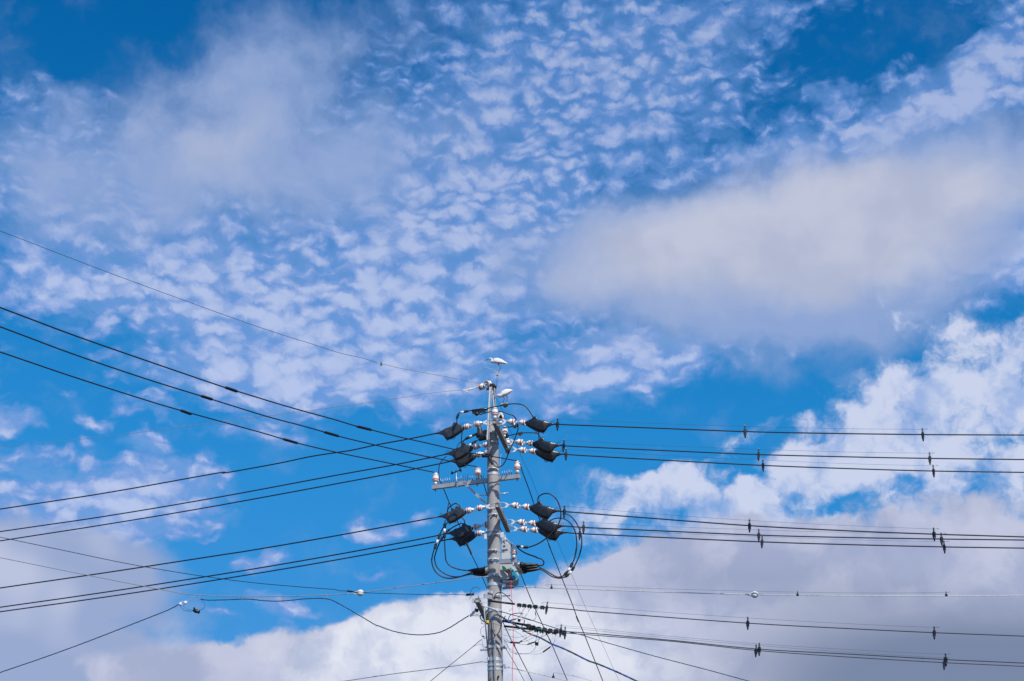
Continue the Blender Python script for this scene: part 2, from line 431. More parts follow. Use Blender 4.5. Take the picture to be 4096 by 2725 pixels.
part('hole_cover', M().lathe(P(1993, 2708, -.14), (0.1, -1, 0), [(0, 4 * MPP), (.03, 4 * MPP), (.03, 2.4 * MPP)]), 'black_rubber', pole)
part('rusty_bolt', M().lathe(P(1965.5, 2709, -.13), (-0.3, -1, 0), [(0, 2.5 * MPP), (.015, 2.5 * MPP)]), 'orange_paint', pole)
cd = cr([P(*q, -0.20) for q in crop(1840, 2325, 3.92, [(532, 640), (537, 760), (542, 900), (548, 1100), (556, 1300), (566, 1568), (600, 2300)])])
solo('conduit', M().tube(cd, 2.8 * MPP, 10), 'grey_plastic', 'grey plastic conduit running down the front of the concrete pole', 'conduit')
# top bracket of two steel channels
tb = thing('pole_top_bracket', 'narrow steel channel bracket standing on the pole top', 'bracket', P(1965, 1720, -.1))
def channel(m, a, b, w, dpt):
    d = (b - a).normalized(); s_ = d.cross(Vector((0, 1, 0))).normalized(); f = Vector((0, 1, 0)); l = (b - a).length / 2; c = (a + b) / 2
    m.box(c, d * l, s_ * w / 2, f * 0.004); 
    for k in (-1, 1): m.box(c + s_ * k * (w / 2 - 0.004) - f * (dpt / 2 + 0.002), d * l, s_ * 0.004, f * dpt / 2)
    return m
part('upright', channel(M(), P(1951.5, 1760, -.16), P(1963, 1548, -.16), 11 * MPP, .03), 'galvanised_steel', tb)
part('upright', channel(M(), P(1990, 1740, -.10), P(1972, 1548, -.10), 10 * MPP, .03), 'galvanised_steel', tb)
cl = M(); cl.box(P(1970, 1543, -.13), (9 * MPP, 0, 0), (0, .05, 0), (0, 0, 5 * MPP)); cl.tube([P(1960, 1541, -.15), P(1984, 1545, -.12)], 2 * MPP); cl.tube([P(1980, 1540, -.13), P(1984, 1556, -.1)], 4 * MPP)
cl.box(P(1951, 1556, -.15), (6 * MPP, 0, 1.5 * MPP), (0, .02, 0), (0, 0, 4 * MPP))
part('clamp', cl, 'black_rubber', tb)
# ================================================================== crossarms
def spikes(parent, a, b, n, h, tilt=0.12, skip=()):
    sp = M().lathe((0, 0, 0), (0, 0, 1), [(0, 1.9 * MPP), (0.6, 1.3 * MPP), (1.0, 0.2 * MPP)], 5)
    me = sp.mesh('spike', 'spike_plastic')
    for i in range(n):
        t = (i + .5) / n
        if any(s0 < t < s1 for s0, s1 in skip): continue
        q = a.lerp(b, t); hh = h * MPP * random.uniform(.85, 1.1)
        for k in (-1, 1):
            o = link('spike', me, parent); o.location = q - parent.location + Vector((0, k * .02, 0))
            o.scale = (1, 1, hh); o.rotation_euler = (k * tilt, random.uniform(-.04, .04), 0)
random.seed(5)
wl, wr = P(1730, 1951, .55), P(2079, 1906, -.10)
arm = thing('wide_crossarm', 'wide level steel crossarm lined with bird spikes and carrying three standing insulators', 'crossarm', (wl + wr) / 2)
aw = 16 * MPP
part('arm_beam', M().bar(wl, wr, aw, aw), 'galvanised_steel', arm)
spikes(arm, wl + Vector((0, 0, aw / 2)), wr + Vector((0, 0, aw / 2)), 38, 27, skip=((0, .06), (.47, .57), (.60, .78), (.93, 1)))
ba, bb = P(1853, 1929, .22), P(1948, 2021, 0.02)
part('brace', channel(M(), ba, bb, 8.5 * MPP, .02), 'bright_steel', arm)
for x in (1742, 1911, 2069): 
    q = wl.lerp(wr, (x - 1730) / 349)
    part('bolt', M().tube([q - Vector((0, 0, aw / 2)), q - Vector((0, 0, aw / 2 + 11 * MPP))], 2 * MPP, 6).tube([q - Vector((0, 0, aw / 2)), q - Vector((0, 0, aw / 2 + 5 * MPP))], 3.6 * MPP, 6), 'dull_steel', arm)
def recede_arm(x0, y0, d0, x1, y1, d1, label, ins=True, w=17, nsp=12, sh=26, name='receding_crossarm'):
    a, b = P(x0, y0, d0), P(x1, y1, d1)
    t = thing(name, label, 'crossarm', (a + b) / 2)
    m = M(); d = (b - a).normalized(); sd = d.cross(Vector((0, 0, 1))).normalized(); u = sd.cross(d); W = w * MPP / 2; th = .005; c = (a + b) / 2; l = (b - a).length / 2
    for s_, n_ in ((sd, u), (u, sd)):
        for k in (-1, 1): m.box(c + s_ * k * (W - th), d * l, s_ * th, n_ * (W if s_ is u else W - 2 * th - .001))
    part('arm_beam', m, 'shade_dark_steel', t)
    part('end_plug', M().box(a + d * .02, d * .006, sd * (W * .68), u * (W * .68)), 'grey_plastic', t)
    if nsp: spikes(t, a.lerp(b, .04) + u * W, b + u * W, nsp, sh)
    return t
UA = recede_arm(1977.5, 1686, -.95, 2034, 1806, .85, 'dark sided crossarm end on at the top of the pole', nsp=0)
LA = recede_arm(1988.5, 2020, -.95, 2033, 2122, .80, 'spiked crossarm end on below the wide crossarm', nsp=14)
VA = recede_arm(1909, 2401, -.75, 1952, 2490, .35, 'low spiked crossarm end on left of the pole holding the tangled thin wires', nsp=9, sh=30)
part('side_plate', M().box(P(1896, 2403, -.7), (8 * MPP, 0, 0), (0, .004, 0), (0, 0, 8.5 * MPP)), 'galvanised_steel', VA)
part('pipe_brace', M().tube([P(1936, 2432, -.55), P(1952, 2612, -.12)], 2.6 * MPP, 8), 'galvanised_steel', VA)
part('frame', M().bar(P(1919, 2394, -.7), P(1948, 2393, -.6), .012, .012).bar(P(1919, 2411, -.7), P(1948, 2411, -.6), .012, .012), 'bright_steel', VA)
sq = thing('bracket_box', 'pale grey angled bracket beside the low crossarm', 'bracket', P(1955, 2382, -.3))
part('plate', M().bar(P(1936, 2383, -.35), P(1968, 2390, -.2), .02, 15 * MPP), 'galvanised_steel', sq)
part('plate', M().box(P(1945, 2376, -.2), (5 * MPP, 0, 0), (0, .03, 0), (0, 0, 7 * MPP)), 'box_paint', sq)
sr = thing('splice_case', 'small dark round fitting among the spikes of the low crossarm', 'fitting', P(1930, 2374, -.5))
part('body', M().lathe(P(1930, 2376, -.45), (0, -1, -.1), [(0, 7 * MPP), (.05, 7.5 * MPP), (.06, 5 * MPP), (.10, 4 * MPP)], 12), 'black_rubber', sr)
part('indicator', M().lathe(P(1930, 2377, -.56), (0, -1, -.1), [(0, 1.6 * MPP), (.012, 1.6 * MPP)], 8), 'green_paint', sr)
# ================================================================== insulators
def lathe_mesh(name, prof, m, n=24, axis_=(1, 0, 0)): return M().lathe((0, 0, 0), axis_, prof, n, name != 'red_band').mesh(name, m)
TI = [('cap', lathe_mesh('cap', [(0.0, .12), (.05, .17), (.28, .26), (.35, .28), (.37, .22)], 'bright_steel'), None),
      ('cap', lathe_mesh('cap', [(0.0, .12), (.05, .17), (.28, .26), (.35, .28), (.37, .22)], 'grey_plastic'), None),
      ('porcelain_body', lathe_mesh('porcelain_body', [(.33, .2), (.36, .29), (.42, .38), (.46, .41), (.50, .40), (.53, .32), (.56, .33), (.60, .40), (.63, .40), (.66, .345), (.70, .36), (.755, .375), (.755, .36), (.83, .375), (.83, .395), (.92, .40), (1.0, .385), (1.01, .35), (.96, .33), (.70, .27), (.70, .09), (.86, .08), (.86, .0)], 'porcelain'), None),
      ('red_band', lathe_mesh('red_band', [(.735, .372), (.736, .396), (.848, .412), (.849, .377)], 'red_glaze'), None),
      ('pin', lathe_mesh('pin', [(.80, .04), (1.30, .04)], 'bright_steel', 8), None),
      ('clevis', (M().box((-.16, 0, .10), (.18, 0, 0), (0, .03, 0), (0, 0, .03)).box((-.16, 0, -.10), (.18, 0, 0), (0, .03, 0), (0, 0, .03)).tube([(-.22, -.02, -.2), (-.22, -.02, .2)], .05, 8)).mesh('clevis', 'bright_steel'), None)]
def frame_m(a, b, scale):
    x = (b - a).normalized(); up = Vector((0, 0, 1)); y = up.cross(x).normalized(); z = x.cross(y)
    mt = Matrix((x, y, z)).transposed().to_4x4()
    return Matrix.Translation(a) @ mt @ Matrix.Scale(scale, 4)
def tension_insulator(a, b, label, group, clevis=True, tan=False):
    o = link('strain_insulator', None, None, label, 'insulator', group, mtx=frame_m(a, b, (b - a).length * 1.04))
    for i, (nm, me, _) in enumerate(TI):
        if i == (0 if tan else 1): continue
        if nm == 'clevis' and not clevis: continue
        link(nm, me, o)
    return o
def yoke(ax, ay, pr, base, dd, label, db=None):
    """forked plate from an apex to two prongs and rods that clasp the crossarm"""
    db = dd if db is None else db
    ap = P(ax, ay, dd); t = thing('yoke_plate', label, 'bracket', ap, 'forked plates that tie the strain insulators to the crossarms')
    a, b = P(*pr[0], db), P(*pr[1], db); mid = (a + b) / 2
    f = Vector((0, .006, 0)); w = (a - b).normalized() * 3.5 * MPP
    out = [ap + w, a + w, a - w * 1.2, mid + (ap - mid) * .45, b + w * 1.2, b - w, ap - w]
    vs = [v - f for v in out] + [v + f for v in out]; n = len(out)
    part('plate', M().add(vs, [tuple(range(n)), tuple(range(n, 2 * n))[::-1]] + [(i, (i + 1) % n, n + (i + 1) % n, n + i) for i in range(n)], False), 'bright_steel', t)
    part('pivot_bolt', M().lathe(ap - f * 3, (0, 1, 0), [(0, 2.6 * MPP), (.04, 2.6 * MPP)], 10), 'galvanised_steel', t)
    for q, e in zip(pr, base):
        p0, p2 = P(*q, db), P(*e, db); p1 = p0.lerp(p2, .5) + Vector((0, 0, -.012 if e is base[1] else .012))
        part('rod', M().tube(cr([p0, p1, p2], 4), 1.6 * MPP, 6), 'galvanised_steel', t)
    return t
# strain strings: (cap px, rim px) x2, hood ends
HOODSEC = [(0, 3, -4, 3), (4, 5, -9, 6), (14, 12, -15, 9), (27, 16, -22, 11), (36, 16, -25, 12), (48, 14, -30, 12), (61, 12, -34, 12), (70, 11, -35, 12), (79, 10.5, -34, 11), (85, 8, -26, 8.5), (92, 6.5, -13, 6), (105, 3.5, -5.5, 3.6), (122, 2.2, -2.4, 2.4)]
def sect(x, t, b, w, n=20, e=0.42):
    c = (t + b) / 2; h = (t - b) / 2; out = []
    for j in range(n):
        a = 2 * math.pi * j / n; ca, sa = math.cos(a), math.sin(a)
        out.append(Vector((x, w * math.copysign(abs(ca) ** e, ca), c + h * math.copysign(abs(sa) ** e, sa))))
    return out
def torus(m, c, r, rr, ax='y', n=14):
    c = Vector(c)
    if ax == 'y': pts = [c + Vector((math.cos(a), 0, math.sin(a))) * r for a in [2 * math.pi * i / n for i in range(n + 1)]]
    else: pts = [c + Vector((0, math.cos(a), math.sin(a))) * r for a in [2 * math.pi * i / n for i in range(n + 1)]]
    return m.tube(pts, rr, 6)
def hood_meshes(mt):
    body = M().rings([sect(*q) for q in HOODSEC])
    hump = M().rings([sect(22, 15, 4, 8), sect(29, 22, 4, 8.5), sect(35, 28, 6, 8), sect(42, 27.5, 6, 8), sect(47, 19, 5, 8), sect(50, 13, 5, 7.5)])
    seam = M().rings([sect(q[0], q[2] + 3, q[2] - (3 if 30 < q[0] < 84 else 1.2), 1.0, 8, 1) for q in HOODSEC[1:12]])
    rib = M().tube([(75, -w, z) for w, z in ()] or [(74, 12.5, -30), (74, 12.3, -12), (74, 11.5, 6), (74, 6, 11.8), (74, -6, 11.8), (74, -11.5, 6), (74, -12.3, -12), (74, -12.5, -30), (74, -5, -36), (74, 5, -36), (74, 12.5, -30)], 1.1, 6)
    rib2 = M().tube([(14, 9.3, -12), (14, 9.6, 0), (14, 8, 10), (14, 0, 13), (14, -8, 10), (14, -9.6, 0), (14, -9.3, -12)], .8, 6)
    ring = torus(M(), (107, 0, 8), 5, .8)
    return [('shell', body.mesh('shell', mt)), ('cable_hump', hump.mesh('cable_hump', mt)), ('seam_flange', seam.mesh('seam_flange', mt)), ('strap', rib.mesh('strap', mt)), ('strap', rib2.mesh('strap', mt)), ('ring', ring.mesh('ring', 'black_rubber')), *[('lug', torus(M(), c_, r_, .9).mesh('lug', mt)) for c_, r_ in (((46, 0, -34), 3.6), ((54, 0, -37), 3.6), ((76, 0, -38), 3))]]
HG, HB = hood_meshes('grey_hood'), hood_meshes('black_hood')
GS = 'porcelain strain insulators with red bands'; GH = 'plastic hoods over the cable dead ends'
def string(side, where, insul, hood, fn, yk=None, tan=False):
    (c1a, r1a, c1b, r1b) = insul
    if c1a: tension_insulator(fn(*c1a), fn(*r1a), 'white red rimmed insulator, the inner one of the %s' % where, GS, clevis=yk is None, tan=False)
    tension_insulator(fn(*c1b), fn(*r1b), 'white red rimmed insulator, the outer one of the %s' % where, GS, tan=tan)
    a, b = fn(*hood[0]), fn(*hood[1])
    o = link('cable_hood', None, None, ('dark grey' if side == 'l' else 'black') + ' plastic hood at the end of the %s' % where, 'hood', GH, mtx=frame_m(a, b, (b - a).length / 122))
    for nm, me in (HG if side == 'l' else HB): link(nm, me, o)
SR, SL = -0.16, -0.3
fR = {1: slope(2000, -.9, SR), 2: slope(2010, .45, SR), 3: slope(2020, .85, SR)}
fL = {1: slope(1955, -.9, SL), 2: slope(1965, .45, SL), 3: slope(1970, .85, SL)}
string('r', 'uppermost string right of the pole', ((2027, 1686), (2057, 1689.5), (2073, 1689), (2100, 1692)), ((2101, 1692.5), (2223, 1697)), fR[1], 1)
string('r', 'second string down right of the pole', ((2059, 1767), (2089.5, 1771), (2102, 1772), (2130, 1775)), ((2129, 1776), (2248, 1782)), fR[2], 1)
string('r', 'third string down right of the pole', ((2070, 1799), (2100, 1802), (2112, 1803), (2140, 1807)), ((2140, 1808), (2257, 1817)), fR[3], 1)
string('r', 'fourth string down right of the pole', ((2040.6, 2020), (2071, 2024), (2085, 2025.6), (2115.5, 2029.6)), ((2117, 2030.5), (2242, 2045)), fR[1], 1)
string('r', 'fifth string down right of the pole', ((2065.6, 2087.7), (2096, 2091), (2110, 2092.5), (2139, 2094)), ((2142, 2095), (2263, 2105)), fR[2], 1)
string('r', 'lowest string right of the pole', ((2076, 2116), (2106, 2118), (2119.6, 2120), (2148, 2121.5)), ((2152, 2121), (2269.5, 2131)), fR[3], 1)
string('l', 'uppermost string left of the pole', ((1929, 1691), (1901.5, 1698), (1887, 1703), (1860, 1708.5)), ((1859, 1709), (1742, 1735)), fL[1], 1, tan=True)
string('l', 'second string down left of the pole', ((1962, 1777), (1937, 1781), (1924.5, 1784), (1896.4, 1788)), ((1893, 1790), (1778, 1818)), fL[2], tan=True)
string('l', 'third string down left of the pole', ((1968, 1806), (1944, 1812), (1935, 1814), (1909, 1821)), ((1906, 1822), (1792, 1847)), fL[3])
string('l', 'fourth string down left of the pole', ((1940, 2028), (1912, 2034), (1896, 2038), (1868, 2044)), ((1867, 2045), (1752, 2068)), fL[1], 1)
string('l', 'fifth string down left of the pole', ((1969, 2095), (1941, 2100), (1925, 2103), (1898, 2109)), ((1893, 2111), (1783, 2136)), fL[2])
string('l', 'lowest string left of the pole', ((1965, 2122), (1948, 2126), (1938, 2129), (1912, 2135)), ((1909, 2136), (1794, 2158)), fL[3])
yoke(2026, 1686, ((2010, 1678), (2010, 1697)), ((1985, 1681), (1985, 1701)), -.9, 'forked plate of the uppermost string right of the pole')
yoke(2059, 1767, ((2042, 1759), (2042, 1778)), ((2022, 1762), (2020, 1779)), .45, 'forked plate of the second string down right of the pole')
yoke(2068, 1799, ((2053, 1790), (2053, 1807)), ((2020, 1794), (2020, 1811)), .8, 'forked plate of the third string down right of the pole')
yoke(2037, 2021, ((2021, 2013), (2021, 2029)), ((1997, 2013.5), (1997, 2032)), -.9, 'forked plate of the fourth string down right of the pole')
yoke(2061, 2088, ((2046, 2080), (2046, 2096)), ((2024, 2082), (2023, 2099)), .45, 'forked plate of the fifth string down right of the pole')
yoke(2072, 2116, ((2057, 2108), (2057, 2123)), ((2034, 2106), (2032, 2126)), .8, 'forked plate of the lowest string right of the pole')
yoke(1931, 1691, ((1949, 1683), (1949, 1697)), ((1970, 1680), (1970, 1699)), -.9, 'bright forked plate of the uppermost string left of the pole')
yoke(1942, 2027, ((1960, 2019), (1961, 2034)), ((1982, 2013), (1982, 2034)), -.9, 'bright forked plate of the fourth string down left of the pole')
# standing insulators
PI = [('metal_base', lathe_mesh('metal_base', [(0, 8.5), (5, 8.5), (8, 9.2), (11, 8.6), (12, 7)], 'bright_steel', 24, (0, 0, 1))),
      ('porcelain_body', lathe_mesh('porcelain_body', [(11, 6), (13, 7.2), (16, 8), (17, 11), (18, 13), (20, 13.4), (21, 13.2), (21, 12.6), (25, 12.6), (25, 13.4), (27, 13.1), (36, 12.9), (39, 11.8), (40, 10.8), (40.6, 12.8), (42, 13.4), (44, 12.6), (46, 9.5), (47, 6.6), (48.5, 6.3), (50, 7.4), (52, 6.6), (53, 3.5), (53.2, 0)], 'porcelain', 28, (0, 0, 1))),
      ('red_band', lathe_mesh('red_band', [(21, 12.6), (21, 13.5), (25, 13.55), (25, 12.6)], 'red_glaze', 28, (0, 0, 1)))]
def pin_insulator(x, y, d, label, s=1.0):
    o = link('standing_insulator', None, None, label, 'insulator', 'white standing insulators with a red band')
    o.location = P(x, y, d); o.scale = (MPP * s,) * 3
    for nm, me in PI: link(nm, me, o)
pin_insulator(1742, 1941.5, .53, 'white standing insulator on the left end of the wide crossarm')
pin_insulator(1911, 1918, .22, 'white standing insulator on the middle of the wide crossarm')
pin_insulator(2069, 1894.5, -.08, 'white standing insulator on the right end of the wide crossarm')
pin_insulator(1979, 1677, -.85, 'white standing insulator at the near end of the dark topmost crossarm')
pin_insulator(2002, 1698, -.35, 'white standing insulator just behind the foremost one at the pole top')
pin_insulator(2019, 1752, .1, 'leaning white insulator halfway along the topmost crossarm', .92)
pin_insulator(2030, 1796, .55, 'partly hidden white insulator at the far end of the topmost crossarm', .9)
pin_insulator(2055.5, 2235, -.45, 'white standing insulator on the grey arm above the switch box')
# small black arresters
AR = [('sheds', lathe_mesh('sheds', [(0, 5), (2, 7), (4, 7), (4.5, 5), (7, 5), (7.5, 7), (9, 7), (9.5, 5), (12, 5), (12.5, 6.5), (14, 6.5), (14.5, 4), (18, 3.6), (19, 2)], 'black_rubber', 16, (0, 0, 1))), ('terminal', lathe_mesh('terminal', [(18, 1.4), (25, 1.4)], 'dull_steel', 8, (0, 0, 1)))]
for x, y, d, lb in ((2003, 1678, -.7, 'small ribbed black arrester at the pole top beside the foremost insulator'), (2028, 1752, -.1, 'small ribbed black arrester lower down beside the topmost crossarm')):
    o = link('arrester', None, None, lb, 'arrester', 'small ribbed arresters'); o.location = P(x, y, d); o.scale = (MPP,) * 3
    for nm, me in AR: link(nm, me, o)
# pole-top insulators
def free_ins(a, b, label):
    o = tension_insulator(a, b, label, 'insulators at the tip of the pole', clevis=False); return o
free_ins(P(1964, 1538, -.05), P(1946, 1535.5, -.17), 'white insulator at the pole tip with its open ringed face turned to the viewer')
free_ins(P(1945, 1543, -.1), P(1920, 1549, -.02), 'white insulator at the pole tip with red rim facing left')
free_ins(P(1981, 1548, .0), P(1980.5, 1567, .02), 'white insulator hanging on the right side of the pole tip')
sc = thing('strain_clamp', 'white metal strain clamp left of the pole tip insulators', 'clamp', P(1885, 1556, -.02))
part('clamp_body', M().bar(P(1868, 1560, 0), P(1892, 1553.5, 0), .03, 6 * MPP).bar(P(1853, 1561, 0), P(1872, 1562, 0), .02, 4 * MPP), 'white_plastic', sc)
part('hook', M().tube(cr([P(1868, 1560, 0), P(1864, 1564, 0), P(1868, 1568, 0), P(1873, 1566, 0)], 4), 1.5 * MPP, 6), 'bright_steel', sc)
part('link', M().bar(P(1892, 1554, 0), P(1916, 1549.5, 0), .02, 4.5 * MPP).tube([P(1908, 1547, -.02), P(1908, 1552, -.02)], 2.6 * MPP), 'bright_steel', sc)
# ================================================================== long lines
def sleeve(name, a, b, w, material, label, cat, group=None, taper=True):
    l = (b - a).length; d = (b - a)
    prof = [(0, w * .28), (l * .06, w * .42), (l * .12, w * .5), (l * .88, w * .5), (l * .94, w * .42), (l, w * .28)] if taper else [(0, w * .5), (l, w * .5)]
    return solo(name, M().lathe(a, d, prof, 10), material, label, cat, group)
def q5(*p): return crop(900, 1380, 2.357, p)
def q4(*p): return crop(0, 880, 1.704, p)
G1 = 'three cables that rise to the upper left'
sA, sB, sC = slope(2070, -.1, 1.4), slope(1911, .2, 1.4), slope(1742, .53, 1.4)
LA_ = q4((0, 597), (500, 785), (1000, 960), (1540, 1145)) + q5((115, 437), (500, 555), (700, 613), (1000, 695), (1040, 706), (1240, 767), (1385, 803), (1620, 862), (1720, 885)) + c1((0, 1315), (300, 1385), (550, 1440), (765, 1480)) + c2((1000, 172), (1100, 190), (1180, 205), (1232, 210))
LB_ = q4((0, 728), (500, 915), (1000, 1085), (1370, 1200)) + q5((380, 670), (700, 755), (930, 820), (1075, 862), (1410, 943), (1930, 1060)) + c2((0, 150), (270, 205), (530, 262), (620, 280), (678, 290))
LC_ = q4((0, 900), (500, 1070), (1000, 1230), (1230, 1298)) + q5((300, 815), (545, 887), (685, 927), (1060, 1015), (1500, 1105)) + c2((0, 345), (60, 355), (125, 370))
line('power_line', LA_, 4.4, 'cable_sheath', 'black cable from the upper left to the right end of the wide crossarm', 'cable', sA, G1, a=1500)
line('power_line', LB_, 4.4, 'cable_sheath', 'black cable from the upper left to the middle insulator of the wide crossarm', 'cable', sB, G1, a=1500)
line('power_line', LC_, 4.4, 'cable_sheath', 'black cable from the upper left to the left end of the wide crossarm', 'cable', sC, G1, a=1500)
SG = 'black splice sleeves on the rising cables'
for f_, (p0, p1), lb in ((sA, q5((0, 400), (118, 440)), 'far left sleeve on the topmost thick rising cable'), (sA, q5((1240, 767), (1385, 803)), 'right hand sleeve on the topmost thick rising cable'),
                  (sB, q4((1368, 1199), (1450, 1225)), 'left hand sleeve on the middle rising cable'), (sB, q5((930, 820), (1075, 862)), 'right hand sleeve on the middle rising cable'),
                  (sC, q4((1228, 1297), (1305, 1325)), 'left hand sleeve on the lowest rising cable'), (sC, q5((543, 886), (687, 928)), 'right hand sleeve on the lowest rising cable')):
    sleeve('splice_sleeve', f_(*p0), f_(*p1), 10 * MPP, 'black_rubber', 'black ' + lb, 'sleeve', SG)
# the same three phases leave downwards to the right
G2 = 'three cables that fall away to the lower right'
def away(xr, d): return lambda x, y: P(x, y, d + max(0, (y - 1860)) / 860 * 8.0)
line('power_line', c2((1232, 210), (1262, 232), (1282, 270), (1310, 360), (1400, 600), (1465, 790), (1545, 1010), (1625, 1230), (1690, 1400)) + c3((1665, 0), (1750, 210), (1835, 430), (1990, 820), (2040, 962), (2150, 1220), (2285, 1560)), 4.2, 'cable_sheath', 'black cable falling from the right end insulator past the covers to the lower right', 'cable', away(0, -.1), G2, b=900)
line('power_line', c2((678, 290), (705, 305), (730, 340), (760, 430), (790, 520), (830, 650), (880, 780), (960, 980), (1060, 1240)) + c3((1290, 400), (1340, 520), (1430, 740), (1520, 940), (1640, 1200), (1720, 1370), (1805, 1568)), 4.2, 'cable_sheath', 'black cable falling from behind the switch box, middle of the three', 'cable', away(0, .3), G2, b=900)
line('power_line', c2((125, 370), (155, 385), (180, 425), (215, 510), (255, 600), (315, 750), (370, 880), (470, 1100), (560, 1320), (620, 1470)) + c3((565, 0), (615, 110), (710, 300), (770, 430), (830, 570), (960, 840), (1090, 1130), (1180, 1320), (1250, 1450), (1310, 1568)), 4.2, 'cable_sheath', 'black cable falling from the left end insulator behind the pole to the bottom edge', 'cable', away(0, .55), G2, b=900)
for (a_, b_), lb in ((c3((2036, 960), (2070, 1040)), 'rightmost falling cable'), (c3((1600, 1105), (1640, 1215)), 'middle falling cable'), (c3((1183, 1300), (1210, 1370)), 'falling cable next to the red rope')):
    f_ = away(0, .2); sleeve('splice_sleeve', f_(*a_), f_(*b_), 7 * MPP, 'black_rubber', 'short black sleeve on the ' + lb, 'sleeve', 'sleeves on the falling cables')
line('thin_wire', c1((965, 715), (1040, 880), (1120, 1090), (1200, 1270), (1325, 1568)) + c2((1350, 270), (1450, 490), (1555, 770), (1650, 1000), (1780, 1290)) + c3((1800, 0), (1900, 230), (2000, 460), (2100, 700), (2200, 930)) + [(2477, 2725)], 1.4, 'thin_wire', 'thin dark wire falling from the lower egret to the lower right edge', 'wire', lambda x, y: P(x, y, -.2 + (y - 1590) / 1100 * 9), b=900)
# top wires
line('overhead_wire', [(0, 924), (250, 1020), (499, 1114.7), (1000, 1296.7), (1256, 1379), (1362, 1413), (1440, 1430), (1507, 1450)], 1.7, 'thin_wire', 'thin wire descending from the left edge to the small thimble', 'wire', slope(1940, -.1, 1.4), a=1500)
line('overhead_wire', [(1526, 1455), (1600, 1473), (1700, 1492), (1800, 1510), (1900, 1530.5), (1922, 1534)], 1.9, 'steel_strand', 'short thin wire from the small thimble to the pole tip', 'wire', slope(1940, -.1, 1.4))
th = torus(M(), (0, 0, 0), 7 * MPP, 2.4 * MPP, 'x'); th.box((0, 0, 0), (.01, 0, 0), (0, .02, 0), (0, 0, .02))
o = solo('wire_thimble', th, 'steel_strand', 'small round metal thimble joining the two pieces of the top wire', 'thimble'); o.location = slope(1940, -.1, 1.4)(1526, 1455.5); o.rotation_euler = (0, .2, .5)
line('overhead_wire', [(0, 1788), (400, 1749), (900, 1686), (1205, 1647), (1557.6, 1598.5), (1700, 1576.5), (1800, 1564.5), (1856, 1559.5)], 1.6, 'steel_strand', 'very thin wire from the left edge up to the strain clamp', 'wire', slope(1900, 0, -.3), a=1500)
line('jumper_wire', crop(1850, 1400, 7.84, [(300, 1190), (315, 1100), (270, 1020), (215, 960), (195, 890), (210, 830), (300, 770), (450, 690), (580, 630), (680, 565), (800, 562), (880, 605), (970, 630), (1050, 690), (1085, 740)]), 1.7, 'steel_strand', 'loose thin wire looping left from the clamp up to the standing egret', 'wire', flat(-.1))
line('jumper_wire', crop(1850, 1400, 7.84, [(760, 1050), (820, 1000), (900, 945), (1000, 890), (1075, 830)]), 1.5, 'bright_strand', 'short pale wire between the pole tip insulator and the small connector', 'wire', flat(-.12))
line('jumper_wire', crop(1850, 1400, 7.84, [(1080, 820), (1082, 900), (1075, 1050), (1060, 1180), (1030, 1290), (960, 1370), (900, 1440), (880, 1500), (860, 1560)]), 1.9, 'thin_wire', 'dark wire hanging straight down from the small connector under the standing egret', 'wire', flat(-.12))
cn = thing('wire_connector', 'small metal connector gripped by the feet of the upper egret', 'connector', P(1989, 1500, -.1))
part('body', M().box(P(1989, 1500, -.1), (4 * MPP, 0, 0), (0, .02, 0), (0, 0, 3 * MPP)).tube([P(1984, 1501, -.1), P(1995, 1504, -.1)], 2 * MPP, 6), 'dull_steel', cn)
# left outgoing lines
GL = 'cables running out to the left'
for (pts, s_, lb) in (
    ([(1748, 1733)] + q5((1980, 836), (1740, 885), (1420, 944), (1200, 992), (1060, 1013), (800, 1054), (500, 1117), (0, 1207)) + [(869, 1893), (430, 1971), (0, 2037)], 1, 'topmost of the six cables running out to the left'),
    ([(1782, 1817)] + q5((2070, 1034), (1600, 1130), (1060, 1227)) + [(869, 1990), (430, 2064), (0, 2127)], 2, 'second of the six cables running out to the left'),
    ([(1797, 1846)] + q5((2100, 1104), (1850, 1156), (1490, 1227)) + [(869, 2023), (430, 2097), (0, 2164)], 3, 'third of the six cables running out to the left'),
    ([(1757, 2067), (1500, 2115), (1250, 2160), (1000, 2202.5), (869, 2222.6), (430, 2290), (0, 2352.5)], 1, 'fourth of the six cables running out to the left'),
    ([(1788, 2135), (1600, 2172), (1300, 2227), (1000, 2278.5), (600, 2342), (300, 2387), (0, 2429.5)], 2, 'fifth of the six cables running out to the left'),
    ([(1799, 2157), (1600, 2194), (1300, 2248), (1000, 2298.5), (600, 2362), (300, 2406), (0, 2447.5)], 3, 'lowest of the six cables running out to the left')):
    line('power_line', pts, 5.2, 'cable_sheath', 'thick black ' + lb, 'cable', fL[s_], GL, b=1500)
# right outgoing lines with their line guards
RG = 'cables running out to the right'
R_ = {1: [(2218, 1697), (2300, 1700.6), (2600, 1712), (2980, 1726.5), (3300, 1733.5), (3691, 1738.7), (4096, 1740.5)],
      2: [(2243, 1782), (2300, 1786), (2600, 1800), (3034, 1818.5), (3400, 1828), (3719, 1834), (4096, 1838.6)],
      3: [(2252, 1816), (2300, 1820.5), (2600, 1838), (3052, 1862), (3400, 1875), (3734, 1884.5), (4096, 1890)],
      4: [(2237, 2044.5), (2300, 2050), (2600, 2073), (2998, 2103), (3400, 2124), (3736, 2137), (4096, 2148)],
      5: [(2258, 2104.5), (2334, 2110), (2600, 2122), (3035, 2141), (3400, 2150.5), (3766, 2156.6), (4096, 2160.5)],
      6: [(2264, 2130), (2319, 2135), (2600, 2148), (3048, 2168), (3400, 2179), (3777, 2188), (4096, 2193)]}
ordn = {1: 'topmost', 2: 'second', 3: 'third', 4: 'fourth', 5: 'fifth', 6: 'sixth'}
